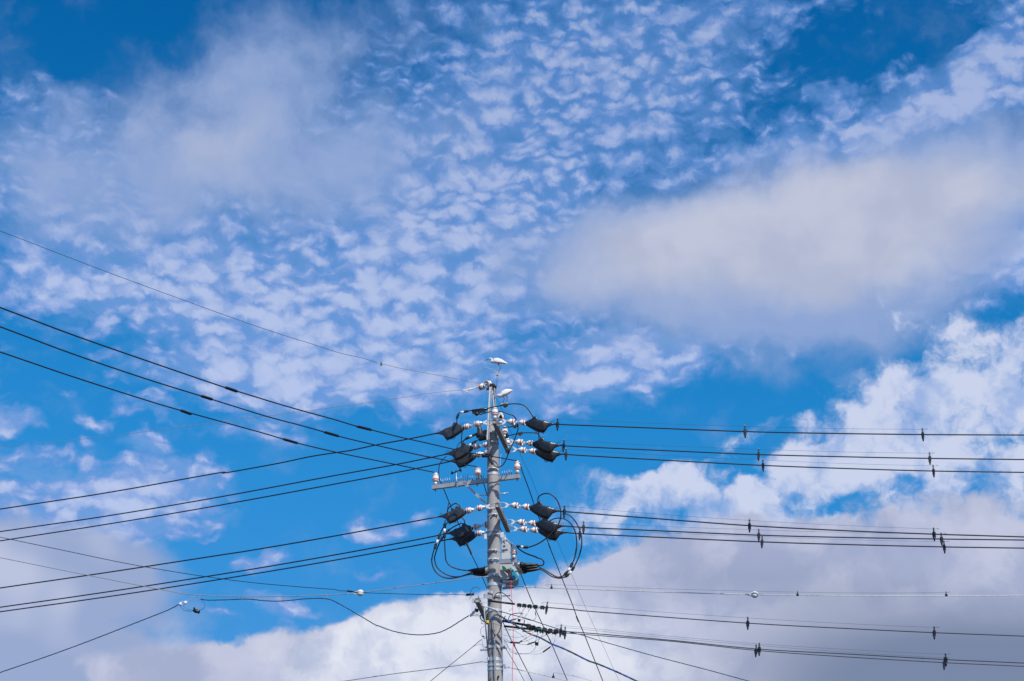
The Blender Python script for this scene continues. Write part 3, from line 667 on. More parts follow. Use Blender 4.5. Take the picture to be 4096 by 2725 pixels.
for i, pts in R_.items():
    line('power_line', pts, 5.0, 'cable_sheath', 'thick black %s of the six cables running out to the right' % ordn[i], 'cable', fR[(i - 1) % 3 + 1], RG, b=1500)
def q2(*p): return crop(2300, 1600, 1.312, p)
fV1, fV2, fV3 = slope(2000, -.6, SR), slope(2000, -.3, SR), slope(2000, 0, SR)
LV = {1: c3((1600, 845), (1660, 843), (2000, 872), (2355, 905)) + [(2991, 2493), (3400, 2515), (3737, 2531), (4096, 2545)],
      2: c3((1790, 1160), (1900, 1166), (2355, 1200)) + [(2700, 2563), (3036, 2597), (3400, 2617), (3781, 2638.5), (4096, 2652.6)],
      3: c3((1830, 1178), (1900, 1186), (2355, 1222)) + [(2700, 2567), (3024, 2602), (3400, 2629), (3777, 2651), (4096, 2666)]}
line('service_line', LV[1], 3.6, 'cable_sheath', 'black line running right from the upper row of connectors', 'cable', fV1, 'low lines running out to the right', b=1500)
line('service_line', LV[2], 3.4, 'cable_sheath', 'upper of the two close black lines running right near the bottom', 'cable', fV2, 'low lines running out to the right', b=1500)
line('service_line', LV[3], 3.0, 'cable_sheath', 'lower of the two close black lines running right near the bottom', 'cable', fV3, 'low lines running out to the right', b=1500)
MR = [(2027, 2344.5), (2146, 2350), (2205, 2353), (2400, 2359.5), (2700, 2370), (2960, 2378), (3007, 2379)]
MR_b = [(3031, 2379.5), (3190, 2382), (3400, 2383), (3785, 2383.5), (4096, 2382)]
fM = slope(2020, -.15, SR)
line('messenger_strand', MR, 3.4, 'bright_strand', 'pale twisted strand from the pole to the white ball insulator on the right', 'strand', fM)
line('messenger_strand', MR_b, 3.0, 'bright_strand', 'pale twisted strand running right from the white ball insulator', 'strand', fM, b=1500)
def ball(x, y, fn, label, r=13):
    o = thing('ball_insulator', label, 'insulator', fn(x, y), 'white ball insulators on the strands'); R_m = r * MPP
    part('ball_half', M().rings([[fn(x, y) + Vector((math.cos(a) * R_m * math.sin(p) * 1.1, math.sin(a) * R_m * math.sin(p), .12 * R_m + R_m * .95 * math.cos(p))) for a in [2 * math.pi * j / 18 for j in range(18)]] for p in [.05 + i * .19 for i in range(9)]]), 'porcelain', o)
    part('ball_half', M().rings([[fn(x, y) + Vector((math.cos(a) * R_m * math.sin(p) * 1.1, math.sin(a) * R_m * math.sin(p), -.12 * R_m - R_m * .95 * math.cos(p))) for a in [2 * math.pi * j / 18 for j in range(18)]] for p in [.05 + i * .19 for i in range(9)]]), 'porcelain', o)
    part('waist', M().lathe(fn(x, y) - Vector((0, 0, R_m * .2)), (0, 0, 1), [(0, R_m * .75), (R_m * .4, R_m * .75)], 16), 'porcelain', o)
    for k in (-1, 1):
        c_ = fn(x, y)
        part('grip_wire', M().tube([c_ + Vector((-2.9 * R_m, 0, .05 * R_m)), c_ + Vector((-.9 * R_m, 0, k * .55 * R_m))], 1 * MPP, 6), 'bright_strand', o)
ball(3019, 2379, fM, 'white two lobed ball insulator on the pale strand far to the right', 12)
# line guards (bird wire holders)
def spacer_meshes():
    b = M().box((0, 0, 0), (4.6, 0, 0), (0, 4, 0), (0, 0, 8)).box((0, 0, 0), (5.6, 0, 0), (0, 5, 0), (0, 0, 3)).box((0, 0, -11), (5.0, 0, 0), (0, 3.5, 0), (0, 0, 2.4))
    kn = M().lathe((0, 0, -26), (0, 0, 1), [(0, 2.6), (6, 3.0), (8, 3.8), (14, 4.2)], 10)
    rl = M().box((-2, 0, 15), (.8, 0, 0), (0, 1, 0), (0, 0, 8)).box((2, 0, 15), (.8, 0, 0), (0, 1, 0), (0, 0, 8))
    for z in (9, 13, 17.5, 21.5): rl.box((0, 0, z), (2, 0, 0), (0, 1, 0), (0, 0, .9 if z < 20 else 1.6))
    lp = torus(M(), (0, 0, 24.5), 2.3, .8, 'y', 10)
    return [('clamp_body', b.mesh('clamp_body', 'black_rubber')), ('screw_knob', kn.mesh('screw_knob', 'black_rubber')), ('ladder', rl.mesh('ladder', 'black_rubber')), ('loop', lp.mesh('loop', 'dull_steel'))]
SP = spacer_meshes()
def guard(x, y, fn, label, tilt=0.05, s=1.0):
    o = link('wire_guard', None, None, label, 'wire guard', 'black ladder shaped wire guards clipped on the lines')
    o.location = fn(x, y); o.rotation_euler = (0, tilt, random.uniform(-.5, .5)); o.scale = (MPP * s,) * 3
    for nm, me in SP: link(nm, me, o)
    return o
random.seed(8)
GW = 'hair thin bird wires strung above the lines'
spots = {1: [(2230, 1697.5), (2980, 1726.5), (3691, 1738.7)], 2: [(2254.6, 1783.5), (3034, 1818.5), (3719, 1834)], 3: [(2264, 1818.5), (3052, 1862), (3734, 1884.5)],
         4: [(2257, 2046.5), (2998, 2103), (3736, 2137)], 5: [(2334, 2110), (3035, 2141), (3766, 2156.6)], 6: [(2319, 2135), (3048, 2168), (3777, 2188)]}
wh_ = ['nearest the pole', 'in mid span', 'farthest right']
def birdwire(pts, fn, lb):
    q = [(x + 1, y - 21) for x, y in pts]
    out = [(q[0][0] - 12, q[0][1] + 8), q[0]]
    for a_, b_ in zip(q[:-1], q[1:]): out += [((a_[0] * 2 + b_[0]) / 3, (a_[1] * 2 + b_[1]) / 3 + 2.5), ((a_[0] + b_[0] * 2) / 3, (a_[1] + b_[1] * 2) / 3 + 2.5), b_]
    out += [(q[-1][0] + 9, q[-1][1] - 3)]
    line('bird_wire', out, 0.95, 'thin_wire', lb, 'wire', fn, GW, n=5)
for i, ps in spots.items():
    f_ = fR[(i - 1) % 3 + 1]
    for j, (x, y) in enumerate(ps): guard(x, y, f_, 'black wire guard %s on the %s right hand cable' % (wh_[j], ordn[i]), random.uniform(.02, .1))
    birdwire(ps, f_, 'hair thin wire above the %s right hand cable' % ordn[i])
for key, f_, ps, nm in ((1, fV1, [(2187, 2432), (2991, 2493), (3737, 2531)], 'line from the upper connector row'), (2, fV2, [(2243, 2523), (3037, 2597), (3783, 2638.5)], 'upper of the two close low lines'), (3, fV3, [(2260, 2532), (3024, 2603), (3777, 2653)], 'lower of the two close low lines')):
    for j, (x, y) in enumerate(ps): guard(x, y, f_, 'black wire guard %s on the %s' % (wh_[j], nm), random.uniform(.05, .15), .95)
    birdwire(ps, f_, 'hair thin wire above the ' + nm)
PG = [('clamp_body', M().box((0, 0, 1), (3.6, 0, 0), (0, 3, 0), (0, 0, 4)).box((0, 0, 0), (4.6, 0, 0), (0, 3.4, 0), (0, 0, 1.6)).mesh('clamp_body', 'black_rubber')), ('prong', M().lathe((0, 0, 5), (0, 0, 1), [(0, 2), (7, 1.6), (12, .5)], 8).mesh('prong', 'black_rubber'))]
fM2 = slope(2020, -.1, SR)
for x, y, f_, lb in ((2206, 2352.5, fM, 'near the pole on the pale strand'), (3190, 2381, fM, 'just right of the far white ball insulator'), (3785, 2382.5, fM, 'far right on the pale strand'), (2213, 2709, fM2, 'on the lowest strand by the bottom edge')):
    o = link('pronged_guard', None, None, 'small black pronged wire guard ' + lb, 'wire guard', 'small pronged wire guards'); o.location = f_(x, y); o.scale = (MPP,) * 3; o.rotation_euler = (0, .06, .3)
    for nm, me in PG: link(nm, me, o)
birdwire([(2206, 2360), (3190, 2390), (3785, 2391)], fM, 'hair thin wire above the pale strand on the right')
line('messenger_strand', [(2031, 2669), (2070, 2678), (2207, 2709), (2274, 2725)], 2.6, 'bright_strand', 'pale strand leaving the pole to the right at the bottom edge', 'strand', fM2, b=1200)
line('bird_wire', [(2216, 2691), (2300, 2706), (2370, 2725)], .95, 'thin_wire', 'hair thin wire above the lowest strand at the bottom edge', 'wire', fM2, GW, b=900, n=5)
# anchor eyes
for (x0, y0, x1, y1, lb) in ((2010, 2343, 2030, 2345, 'on the right of the pole just below the switch box'), (1949, 2642, 1934, 2647, 'on the left of the pole near the bottom'), (2015, 2665, 2033, 2669, 'on the right of the pole near the bottom')):
    a, b = P(x0, y0, -.12), P(x1, y1, -.12); t = thing('anchor_bracket', 'steel anchor eye ' + lb, 'bracket', a, 'anchor brackets with eyes')
    part('block', M().box(a.lerp(b, .3), ((b.x - a.x) * .35, 0, 0), (0, .03, 0), (0, 0, 6 * MPP)), 'bright_steel', t)
    e = M(); torus(e, tuple(a.lerp(b, 1.05)), 3.6 * MPP, 1.2 * MPP); part('eye_bolt', e, 'bright_steel', t)
# ================================================================== lower left strands and cables
fN = slope(1900, -.5, -.2)
def qn(*p): return crop(650, 2300, 2.773, p)
line('service_wire', [(0, 2149), (254, 2202), (509, 2255), (776, 2300), (1010, 2331), (1200, 2348)] + qn((1860, 158), (1900, 158), (1960, 175), (2040, 179)), 2.6, 'cable_sheath', 'black wire from the left edge sloping to the black sleeve at the white ball insulator', 'wire', fN, a=1500)
sleeve('wire_sleeve', fN(*qn((2040, 178))[0]), fN(*qn((2200, 197))[0]), 6.5 * MPP, 'black_rubber', 'black sleeve against the left white ball insulator', 'sleeve')
line('service_wire', crop(1350, 2200, 2.987, [(300, 513), (600, 521), (900, 531), (1290, 538), (1370, 530), (1430, 534), (1545, 540)]), 2.2, 'cable_sheath', 'black wire from the left ball insulator to the low crossarm', 'wire', fN)
sleeve('wire_sleeve', fN(1865, 2380), fN(1896, 2377), 9 * MPP, 'black_rubber', 'black sleeve ending at the low spiked crossarm', 'sleeve', taper=False)
line('jumper_wire', crop(1880, 2340, 15.68, [(-30, 900), (60, 740), (130, 680), (10, 560), (60, 380), (150, 240), (270, 150), (420, 150), (520, 180), (580, 280)]), 1.9, 'cable_sheath', 'thin black wire looping over the spikes of the low crossarm', 'wire', flat(-.7))
line('messenger_strand', [(0, 2230.7), (339, 2299), (679, 2365), (781, 2380), (974, 2386.5), (1130, 2385.5), (1299, 2381), (1428, 2374)], 3.0, 'steel_strand', 'grey twisted strand from the left edge to the left white ball insulator', 'strand', fN, a=1500)
line('messenger_strand', [(1456, 2370), (1547, 2357), (1685, 2339), (1852, 2317), (1956, 2305)], 3.0, 'steel_strand', 'grey twisted strand rising from the left ball insulator to the pole', 'strand', fN)
ball(1441.6, 2372, fN, 'white two lobed ball insulator on the strand left of the pole', 12)
for x, y, lb in ((795, 2394, 'leftmost'), (976, 2393, 'second from the left'), (1130.5, 2395.5, 'third from the left'), (1303, 2391, 'rightmost')):
    t = M(); c_ = fN(x, y); torus(t, tuple(c_), 5.8 * MPP, 1.1 * MPP); t.tube([c_ + Vector((0, 0, 5 * MPP)), fN(x, y - 9)], 1 * MPP, 5)
    solo('cable_ring', t, 'dull_steel', 'small ring hanging the cable from the strand, the %s one' % lb, 'ring', 'hanger rings on the left strand')
def twisted(name, pts, w, fn, label, cols=('cable_sheath', 'deep_blue', 'deep_green'), pitch=36.0, a=0, b=0, k=8):
    base = cr([fn(*p) for p in ext(pts, a, b)], k)
    dense = []
    for p0, p1 in zip(base[:-1], base[1:]):
        n_ = max(1, int((p1 - p0).length / (9 * MPP)))
        dense += [p0.lerp(p1, i / n_) for i in range(n_)]
    dense.append(base[-1])
    t = thing(name, label, 'cable', dense[0].copy()); L_ = 0; acc = [0]
    for p0, p1 in zip(dense[:-1], dense[1:]): L_ += (p1 - p0).length; acc.append(L_)
    for ci, c_ in enumerate(cols):
        m = M(); out = []
        for i, p in enumerate(dense):
            d = (dense[min(i + 1, len(dense) - 1)] - dense[max(i - 1, 0)]).normalized(); u = d.cross(Vector((0, 1, 0))).normalized(); v = d.cross(u)
            ph = acc[i] / (pitch * MPP) * 2 * math.pi + ci * 2 * math.pi / len(cols)
            out.append(p + (u * math.cos(ph) + v * math.sin(ph)) * w * .28 * MPP)
        part('strand', m.tube(out, w * .27 * MPP, 5), c_, t)
    return t
comm = qn((420, 268), (500, 280), (700, 277), (900, 268), (1020, 275), (1150, 288), (1330, 290), (1600, 265), (1810, 264), (1930, 305), (2150, 430), (2357, 552)) + crop(1350, 2200, 2.987, [(480, 905), (700, 980), (950, 1015), (1180, 995), (1330, 935), (1450, 860), (1570, 785)])
twisted('twisted_cable', comm, 4.0, fN, 'blue and green twisted cable hung in rings then sagging to the pole', pitch=70)
twisted('drop_cable', [(717, 2417), (666, 2443), (509, 2505), (339, 2571), (170, 2632.5), (0, 2690.6)], 4.0, fN, 'blue and green twisted cable dropping to the lower left edge', pitch=80, b=900)
def bobbins(x, y, x2, y2, fn, label):
    t = thing('bobbin_clamp', label, 'clamp', fn((x + x2) / 2, (y + y2) / 2), 'white bobbin clamps')
    for xx, yy in ((x, y), (x2, y2)):
        c_ = fn(xx, yy); part('bobbin', M().lathe(c_ + Vector((0, .02, 0)), (.25, -1, -.1), [(0, 5.6 * MPP), (.012, 5.6 * MPP), (.016, 3.5 * MPP), (.035, 3.5 * MPP), (.04, 5.6 * MPP), (.055, 5.2 * MPP), (.058, 3 * MPP)], 14), 'white_plastic', t)
    part('bail', M().tube(cr([fn(x - 7, y + 1), fn(x, y - 6.5), fn(x2 + 5, y2 - 6), fn(x2 + 6, y2 + 1), fn(x, y + 6.5), fn(x - 7, y + 1)], 4), 1.1 * MPP, 6), 'white_plastic', t)
bobbins(721, 2416, 740, 2411, fN, 'white bobbin clamp high on the left drop cable')
bobbins(1884, 2460, 1893, 2450, fN, 'white bobbin clamp at the low crossarm beside the pole')
line('tie_wire', [(742, 2411), (760, 2398), (779, 2386)], 1.8, 'bright_strand', 'short pale tie wire between the strand and the left bobbin clamp', 'wire', fN)
line('loop_wire', qn((190, 340), (240, 392), (300, 402), (360, 395), (420, 390), (465, 360), (468, 320), (425, 270)), 2.2, 'blue_sheath', 'blue wire loop under the left end of the strand', 'wire', fN)
line('loop_wire', qn((225, 335), (262, 375), (320, 388), (360, 402)), 1.8, 'green_sheath', 'short green wire into the black closure', 'wire', fN)
k1 = thing('cable_closure', 'lumpy black closure hanging below the left strand', 'closure', fN(786, 2445))
part('body', M().lathe(fn_a := fN(774, 2441), fN(800, 2450) - fn_a, [(0, 5 * MPP), (.03, 7.5 * MPP), (.07, 8 * MPP), (.08, 6 * MPP), (.12, 7 * MPP), (.13, 3 * MPP)], 10), 'black_rubber', k1)
part('ear', M().box(fN(777, 2434), (3 * MPP, 0, MPP), (0, .02, 0), (-MPP, 0, 3 * MPP)), 'black_rubber', k1)
line('messenger_strand', [(1377, 2725), (1551, 2699), (1785, 2668.7), (1916, 2649), (1932, 2647)], 3.2, 'steel_strand', 'dark grey strand rising from the bottom edge to the left side of the pole', 'strand', slope(1930, -.1, -.25), a=1200)
line('service_wire', [(1722, 2725), (1795, 2665), (1886, 2591.7), (1926, 2558)], 2.6, 'cable_sheath', 'dark wire climbing steeply from the bottom edge to the pole', 'wire', slope(1930, -.3, .6), a=900)
jb = thing('wire_splitter', 'tangled grey fitting where the steep dark wire reaches the pole', 'fitting', P(1936, 2553, -.3))
for i in range(5):
    random.seed(30 + i); a = Vector((random.uniform(-8, 4), random.uniform(-8, 8))); b = a + Vector((random.uniform(3, 10), random.uniform(-9, -2)))
    part('clip', M().tube([P(1936 + a.x, 2553 + a.y, -.3), P(1936 + b.x, 2553 + b.y, -.32)], 1.6 * MPP, 6), ('dull_steel', 'bright_steel', 'blue_sheath')[i % 3], jb)
# ================================================================== comm cables leaving right
fK = slope(2010, -.45, -.25)
twisted('twisted_cable', c3((1000, 890), (1100, 920), (1300, 975), (1430, 1012), (1600, 1070), (1890, 1160), (2100, 1210), (2355, 1290)) + [(2609, 2622.5), (2821, 2677.6), (2991, 2724)], 3.2, fK, 'thin blue and green cable sloping down to the right edge of the bottom', pitch=70, b=1000)
K2 = c3((1010, 955), (1080, 1000), (1160, 1045), (1250, 1100), (1400, 1190), (1550, 1250), (1700, 1330), (1850, 1390), (2000, 1460), (2200, 1560)) + [(2397, 2658.5), (2482, 2694.6), (2545, 2724)]
twisted('cable_bundle', K2, 6.2, fK, 'thick bundle of blue, black and pale wires sagging away to the lower right', cols=('blue_sheath', 'cable_sheath', 'deep_green', 'deep_blue'), pitch=110, b=1000)
for (a_, b_), lb in ((c3((1375, 1178), (1395, 1188)), 'left'), (c3((1430, 1203), (1455, 1214)), 'right')):
    sleeve('marker_tape', fK(*a_), fK(*b_), 7.5 * MPP, 'orange_tape', '%s band of orange tape on the blue wire bundle' % lb, 'tape', 'orange tape bands', taper=False)
solo('marker_tag', M().box(P(1951, 2487, -.5), (5 * MPP, 0, -1 * MPP), (0, .01, 0), (0, 0, 5 * MPP)), 'yellow_plastic', 'yellow tag on the thick cable loop left of the pole', 'tag')
def qt(*p): return crop(1880, 2420, 15.68, p)
fT = flat(-.45)
twisted('cable_loop', qt((1150, 290), (900, 560), (700, 620), (640, 720), (680, 880), (800, 1000), (950, 1080), (1150, 1100), (1300, 1060), (1360, 930), (1430, 780), (1550, 660), (1700, 625), (1850, 680), (2050, 770)) + c3((1060, 990)), 4.6, fT, 'thick blue and black cable looping across the front of the pole', cols=('blue_sheath', 'cable_sheath', 'deep_green'), pitch=90)
def qh(*p): return crop(2000, 2430, 7.84, p)
HW = 'slack wires hanging round the low connectors'
hangs = [
 (qt((90, 640), (400, 630), (700, 680), (850, 780), (1000, 830), (1250, 790), (1450, 700), (1530, 560)), 1.5, 'green_sheath', 'thin green wire from the bobbin clamp to the pole'),
 (qt((30, 685), (350, 690), (640, 720), (820, 850), (900, 950)), 1.5, 'cable_sheath', 'thin dark wire just under the green one left of the pole'),
 (qt((380, 400), (385, 560), (460, 590), (560, 560), (720, 480)), 1.3, 'cable_sheath', 'short dark wire below the small black cube'),
 (qt((740, 900), (740, 1060), (700, 1150)) + qt((760, 1180), (920, 1200)), 1.8, 'cable_sheath', 'short dark hooked wire left of the pipe brace'),
 (qt((960, 1310), (800, 1380), (700, 1490), (660, 1568)) + crop(1840, 2325, 3.92, [(318, 760), (325, 820), (355, 880)]), 1.2, 'cable_sheath', 'thin wire curving down left of the pipe brace'),
 (crop(1840, 2325, 3.92, [(195, 1035), (260, 1005), (330, 992), (360, 1000), (390, 1040), (420, 1090), (440, 1125)]), 1.0, 'cable_sheath', 'thin wire arching to the pole above the bottom bands'),
 (crop(1840, 2325, 3.92, [(352, 910), (350, 980), (370, 1060), (410, 1120), (445, 1155)]), 1.0, 'cable_sheath', 'thin wire dropping beside the pole to the bottom bands'),
 (crop(1840, 2325, 3.92, [(440, 1260), (443, 1380), (452, 1480), (440, 1568)]), 1.4, 'green_sheath', 'thin green wire down the left edge of the pole at the bottom'),
 (qt((1600, 300), (1650, 600), (1900, 950), (2050, 1080)), 1.2, 'cable_sheath', 'thin dark wire slanting across the pole face'),
 (qt((1150, 870), (1400, 930), (1700, 990), (1950, 1020)), 1.2, 'cable_sheath', 'thin dark wire crossing the pole face nearly level'),
 (qt((1350, 1100), (1550, 1180), (1800, 1280), (2060, 1320)), 1.2, 'cable_sheath', 'thin dark wire crossing the pole face just below the level one'),
 (qh((105, 860), (300, 910), (550, 940), (720, 910), (840, 850)), 1.2, 'green_sheath', 'short green wire sagging right of the pole'),
 (qh((105, 960), (250, 1040), (400, 1085), (600, 1092), (850, 1040), (1100, 910), (1320, 740)), 1.3, 'green_sheath', 'long green wire sagging up to the connectors'),
 (qh((105, 1010), (200, 1070), (310, 1100)), 2.2, 'blue_sheath', 'short blue wire leading to the long black sleeve'),
 (qh((570, 1135), (700, 1165), (850, 1170)), 1.3, 'blue_sheath', 'short blue wire between two black sleeves'),
 (qh((100, 620), (240, 670), (500, 760), (700, 900), (900, 1090), (1030, 1220)), 1.3, 'blue_sheath', 'blue wire slanting down to the small black box'),
 (qh((130, 1040), (230, 1170), (280, 1300), (340, 1390), (450, 1440), (540, 1465)), 1.4, 'cable_sheath', 'dark wire sagging lowest beside the pole'),
 (qh((110, 1070), (250, 1240), (400, 1360), (600, 1440), (800, 1450), (950, 1420), (1080, 1310), (1130, 1200)), 1.3, 'blue_sheath', 'blue wire sagging in a wide bow to the small black box'),
 (qh((540, 1465), (860, 1460), (1150, 1467), (1250, 1445), (1340, 1410)), 1.3, 'steel_strand', 'grey wire running level to the slanting black sleeve'),
 (qh((1580, 1235), (1660, 1150), (1720, 1040)), 1.6, 'cable_sheath', 'short wire above the slanting black sleeve'),
 (qh((1738, 930), (1755, 860), (1800, 815), (1870, 800)), 1.6, 'cable_sheath', 'short wire curling into the last connector'),
 (qh((950, 1420), (1150, 1380), (1300, 1290), (1560, 1150), (1640, 1000), (1660, 880)), .8, 'bright_strand', 'very thin pale wire below the connectors'),
 (qh((590, 0), (600, 80)), 1.6, 'cable_sheath', 'short wire under the second upper connector'),
 (qh((650, 170), (710, 290), (750, 330)), 1.4, 'cable_sheath', 'short wire into the long grey sleeve'),
 (qh((980, 402), (1060, 395), (1125, 330), (1130, 250)), 1.6, 'cable_sheath', 'curled wire right of the long grey sleeve'),
 (qh((1100, 130), (1150, 85), (1260, 15)), 1.6, 'cable_sheath', 'short wire up to the fourth upper connector'),
 (qh((780, 0), (700, 130), (620, 270), (520, 370)), 1.7, 'cable_sheath', 'wire slanting down left from the third upper connector'),
 (qh((1030, 0), (930, 60), (885, 145)), 1.7, 'cable_sheath', 'short wire above the white fuse'),
 (qh((820, 240), (760, 330), (680, 385), (640, 405)), 1.6, 'cable_sheath', 'short wire from the white fuse to the small clip'),
 (qh((1050, 750), (1010, 820), (960, 880), (890, 930), (700, 1040)), 1.5, 'cable_sheath', 'wire slanting down left from the lower connectors'),
 (qh((1190, 760), (1160, 860), (1150, 940), (1100, 1090)), 1.5, 'cable_sheath', 'wire dropping steeply from the lower connectors'),
 (qh((1400, 790), (1310, 880), (1230, 970), (1100, 1080)), 1.5, 'cable_sheath', 'wire slanting from the lower connectors to the sleeve tip'),
 (qh((1620, 780), (1500, 830), (1350, 910), (1250, 970), (1180, 1120)), 1.6, 'cable_sheath', 'wire slanting into the small black box'),
 (qh((100, 700), (350, 710), (560, 690), (700, 650), (800, 600)), 1.6, 'green_sheath', 'green wire just under the sleeve row'),
 (qh((700, 760), (950, 745), (1100, 690), (1290, 665)), 3.0, 'green_sheath', 'thick green wire crossing the lower connectors'),
 (c3((920, 1110), (905, 1010), (885, 1040)) , 1.0, 'cable_sheath', 'tiny dark wire on the pole face'),
]
for pts, w, mt_, lb in hangs:
    if len(pts) > 1: line('hanging_wire', pts, w, mt_, lb, 'wire', fT if pts[0][0] < 2005 else flat(-.3), HW, n=6)
line('jumper_cable', qh((170, 265), (100, 400), (50, 500), (20, 620)) + crop(1840, 2325, 3.92, [(640, 720), (610, 800), (560, 850), (520, 800), (495, 720), (490, 650)]), 3.6, 'black_rubber', 'thick black cable dipping in a narrow loop in front of the pole', 'cable', flat(-.5))
line('jumper_cable', qh((265, 390), (290, 290), (360, 222), (480, 190), (650, 180), (735, 212)), 3.2, 'black_rubber', 'thick black cable arching over the lower sleeve row', 'cable', flat(-.3))
line('jumper_cable', qh((762, 385), (758, 480), (710, 565), (670, 612)), 3.6, 'black_rubber', 'short thick black cable hooking into the sleeve row', 'cable', flat(-.3))
line('jumper_cable', crop(1880, 2340, 15.68, [(1500, 880), (1560, 680), (1680, 530), (1880, 480), (2080, 520), (2330, 720)]) + c3((1180, 775)), 3.4, 'black_rubber', 'black cable arching over the band beside the low crossarm', 'cable', flat(-.35))
line('drop_wire', crop(1840, 2325, 3.92, [(690, 1000), (750, 1110), (830, 1240), (930, 1420), (1010, 1568)]), 2.2, 'cable_sheath', 'dark wire running down right from the pole to the bottom edge', 'wire', flat(-.3), b=700)
for (a_, b_), w, mt_, lb in ((qh((310, 1102), (620, 1112)), 6.5, 'black_rubber', 'long level black sleeve below the connectors'), (qh((600, 1105), (695, 1040)), 5, 'black_rubber', 'short black sleeve tilted up at the end of the level one'), (qh((850, 1168), (1105, 1078)), 5, 'black_rubber', 'black sleeve slanting beside the small black box'),
    (qh((1340, 1410), (1585, 1235)), 5.5, 'black_rubber', 'lowest slanting black sleeve'), (qh((750, 328), (985, 402)), 5.5, 'dull_steel', 'long grey sleeve under the upper connector row'), (qh((515, 358), (290, 418)), 5, 'black_rubber', 'black sleeve slanting just above the lower sleeve row'), (qh((1125, 255), (1102, 140)), 3.5, 'black_rubber', 'small upright black sleeve'), (qh((460, 1450), (545, 1466)), 3, 'black_rubber', 'tiny black sleeve on the lowest sagging wire'),
    (qh((1740, 930), (1718, 1040)), 3.2, 'white_plastic', 'white fuse right of the connectors'), (qh((885, 145), (820, 240)), 3.4, 'white_plastic', 'white fuse below the upper connector row'), (qh((385, 0), (285, 110)), 3.6, 'white_plastic', 'white fuse beside the pole and the red rope'), (qh((600, 85), (655, 180)), 3, 'white_plastic', 'white fuse below the second upper connector'), (qh((850, 840), (815, 955)), 4, 'white_plastic', 'white fuse below the orange tape'), (qh((1145, 880), (1130, 985)), 3, 'white_plastic', 'white fuse dropping from the lower connectors')):
    sleeve('wire_sleeve' if 'fuse' not in lb else 'fuse', flat(-.3)(*a_), flat(-.3)(*b_), w * MPP, mt_, lb, 'sleeve' if 'fuse' not in lb else 'fuse')
for pts, w, lb, f_ in ((c3((855, 752), (1010, 772), (1210, 797)), 7.5, 'long black sleeve at the start of the upper connector row', flat(-.6)), (c3((1045, 1022), (1200, 1050), (1375, 1082)), 9, 'upper thick black sleeve of the lower connector rows', flat(-.3)), (c3((1060, 1092), (1230, 1108), (1420, 1135)), 8, 'lower thick black sleeve of the lower connector rows', flat(-.1))):
    sleeve('line_sleeve', f_(*pts[0]), f_(*pts[-1]), w * MPP, 'black_rubber', lb, 'sleeve', taper=False)
CNM = [('housing', M().box((0, 0, 0), (7, 0, 0), (0, 4, 0), (0, 0, 4.2)).box((0, 0, 4), (5, 0, 0), (0, 3, 0), (0, 0, 2)).mesh('housing', 'black_rubber')), ('bolt_cap', M().lathe((-4, 0, -7), (0, 0, 1), [(0, 1.8), (4, 2.2)], 8).lathe((3.5, 0, -7), (0, 0, 1), [(0, 1.8), (4, 2.2)], 8).mesh('bolt_cap', 'black_rubber')), ('collar', M().box((-8, 0, 1), (1.6, 0, 0), (0, 2.6, 0), (0, 0, 2.6)).box((8, 0, 0), (1.6, 0, 0), (0, 2.4, 0), (0, 0, 2.2)).mesh('collar', 'dull_steel'))]
nth = ['first', 'second', 'third', 'fourth', 'fifth', 'sixth']
for row, ps, dd, sc_ in (('upper connector row', [(1270, 812), (1337, 818), (1407, 826), (1487, 833), (1580, 843)], -.58, 1.15), ('middle connector row', [(1395, 1092), (1455, 1112), (1530, 1130), (1607, 1143), (1685, 1155), (1765, 1163)], -.28, 1.3), ('lowest connector row', [(1430, 1128), (1500, 1150), (1570, 1162), (1655, 1172), (1740, 1180), (1845, 1188)], -.05, 1.15)):
    for j, (x, y) in enumerate(c3(*ps)):
        o = link('line_connector', None, None, 'black bolted connector, %s from the left in the %s' % (nth[j], row), 'connector', 'black bolted connectors strung on the low lines')
        o.location = P(x, y, dd); o.scale = (MPP * sc_,) * 3; o.rotation_euler = (0, .12 + random.uniform(-.08, .08), random.uniform(-.3, .3))
        for nm, me in CNM: link(nm, me, o)
    a_, b_ = c3(ps[0])[0], c3(ps[-1])[0]
    line('connector_cable', c3(*[(p[0], p[1]) for p in ps]), 2.6, 'cable_sheath', 'black cable threaded through the ' + row, 'cable', flat(dd))
for x, y, lb, w in ((2076.5, 2482, 'small black clip under the upper connector row', 5), (2147, 2576, 'small black box hanging among the sagging wires', 6.5), (1907, 2442, 'small black cube under the low crossarm', 6.5)):
    t = thing('terminal_box', lb, 'box', P(x, y, -.35)); part('case', M().box(P(x, y, -.35), (w * MPP, 0, -.15 * w * MPP), (0, .03, 0), (.1 * w * MPP, 0, w * .8 * MPP)), 'black_rubber', t); part('lip', M().box(P(x - w * .7, y - w * .6, -.36), (w * .4 * MPP, 0, 0), (0, .034, 0), (0, 0, w * .35 * MPP)), 'black_rubber', t)
# white clamps across the pole at the low crossarm
for (x0, y0, x1, y1), lb in (((1922, 2418, 1954, 2429), 'upper'), ((1954, 2431, 1978, 2438), 'lower')):
    t = thing('wedge_clamp', 'white %s wedge clamp on the wires in front of the pole' % lb, 'clamp', P(x0, y0, -.5), 'white wedge clamps'); part('wedge', M().bar(P(x0, y0, -.5), P(x1, y1, -.48), .02, (3 if lb == 'upper' else 6) * MPP), 'white_plastic', t); part('tail', M().tube([P(x0, y0, -.51), P(x0 - 9, y0 - 1, -.51)], 1.2 * MPP, 6), 'bright_steel', t)
line('tie_wire', crop(1880, 2340, 15.68, [(470, 1220), (390, 1400), (280, 1568), (240, 1700)]), 1.8, 'bright_strand', 'pale tie wire slanting left below the low crossarm', 'wire', flat(-.6))
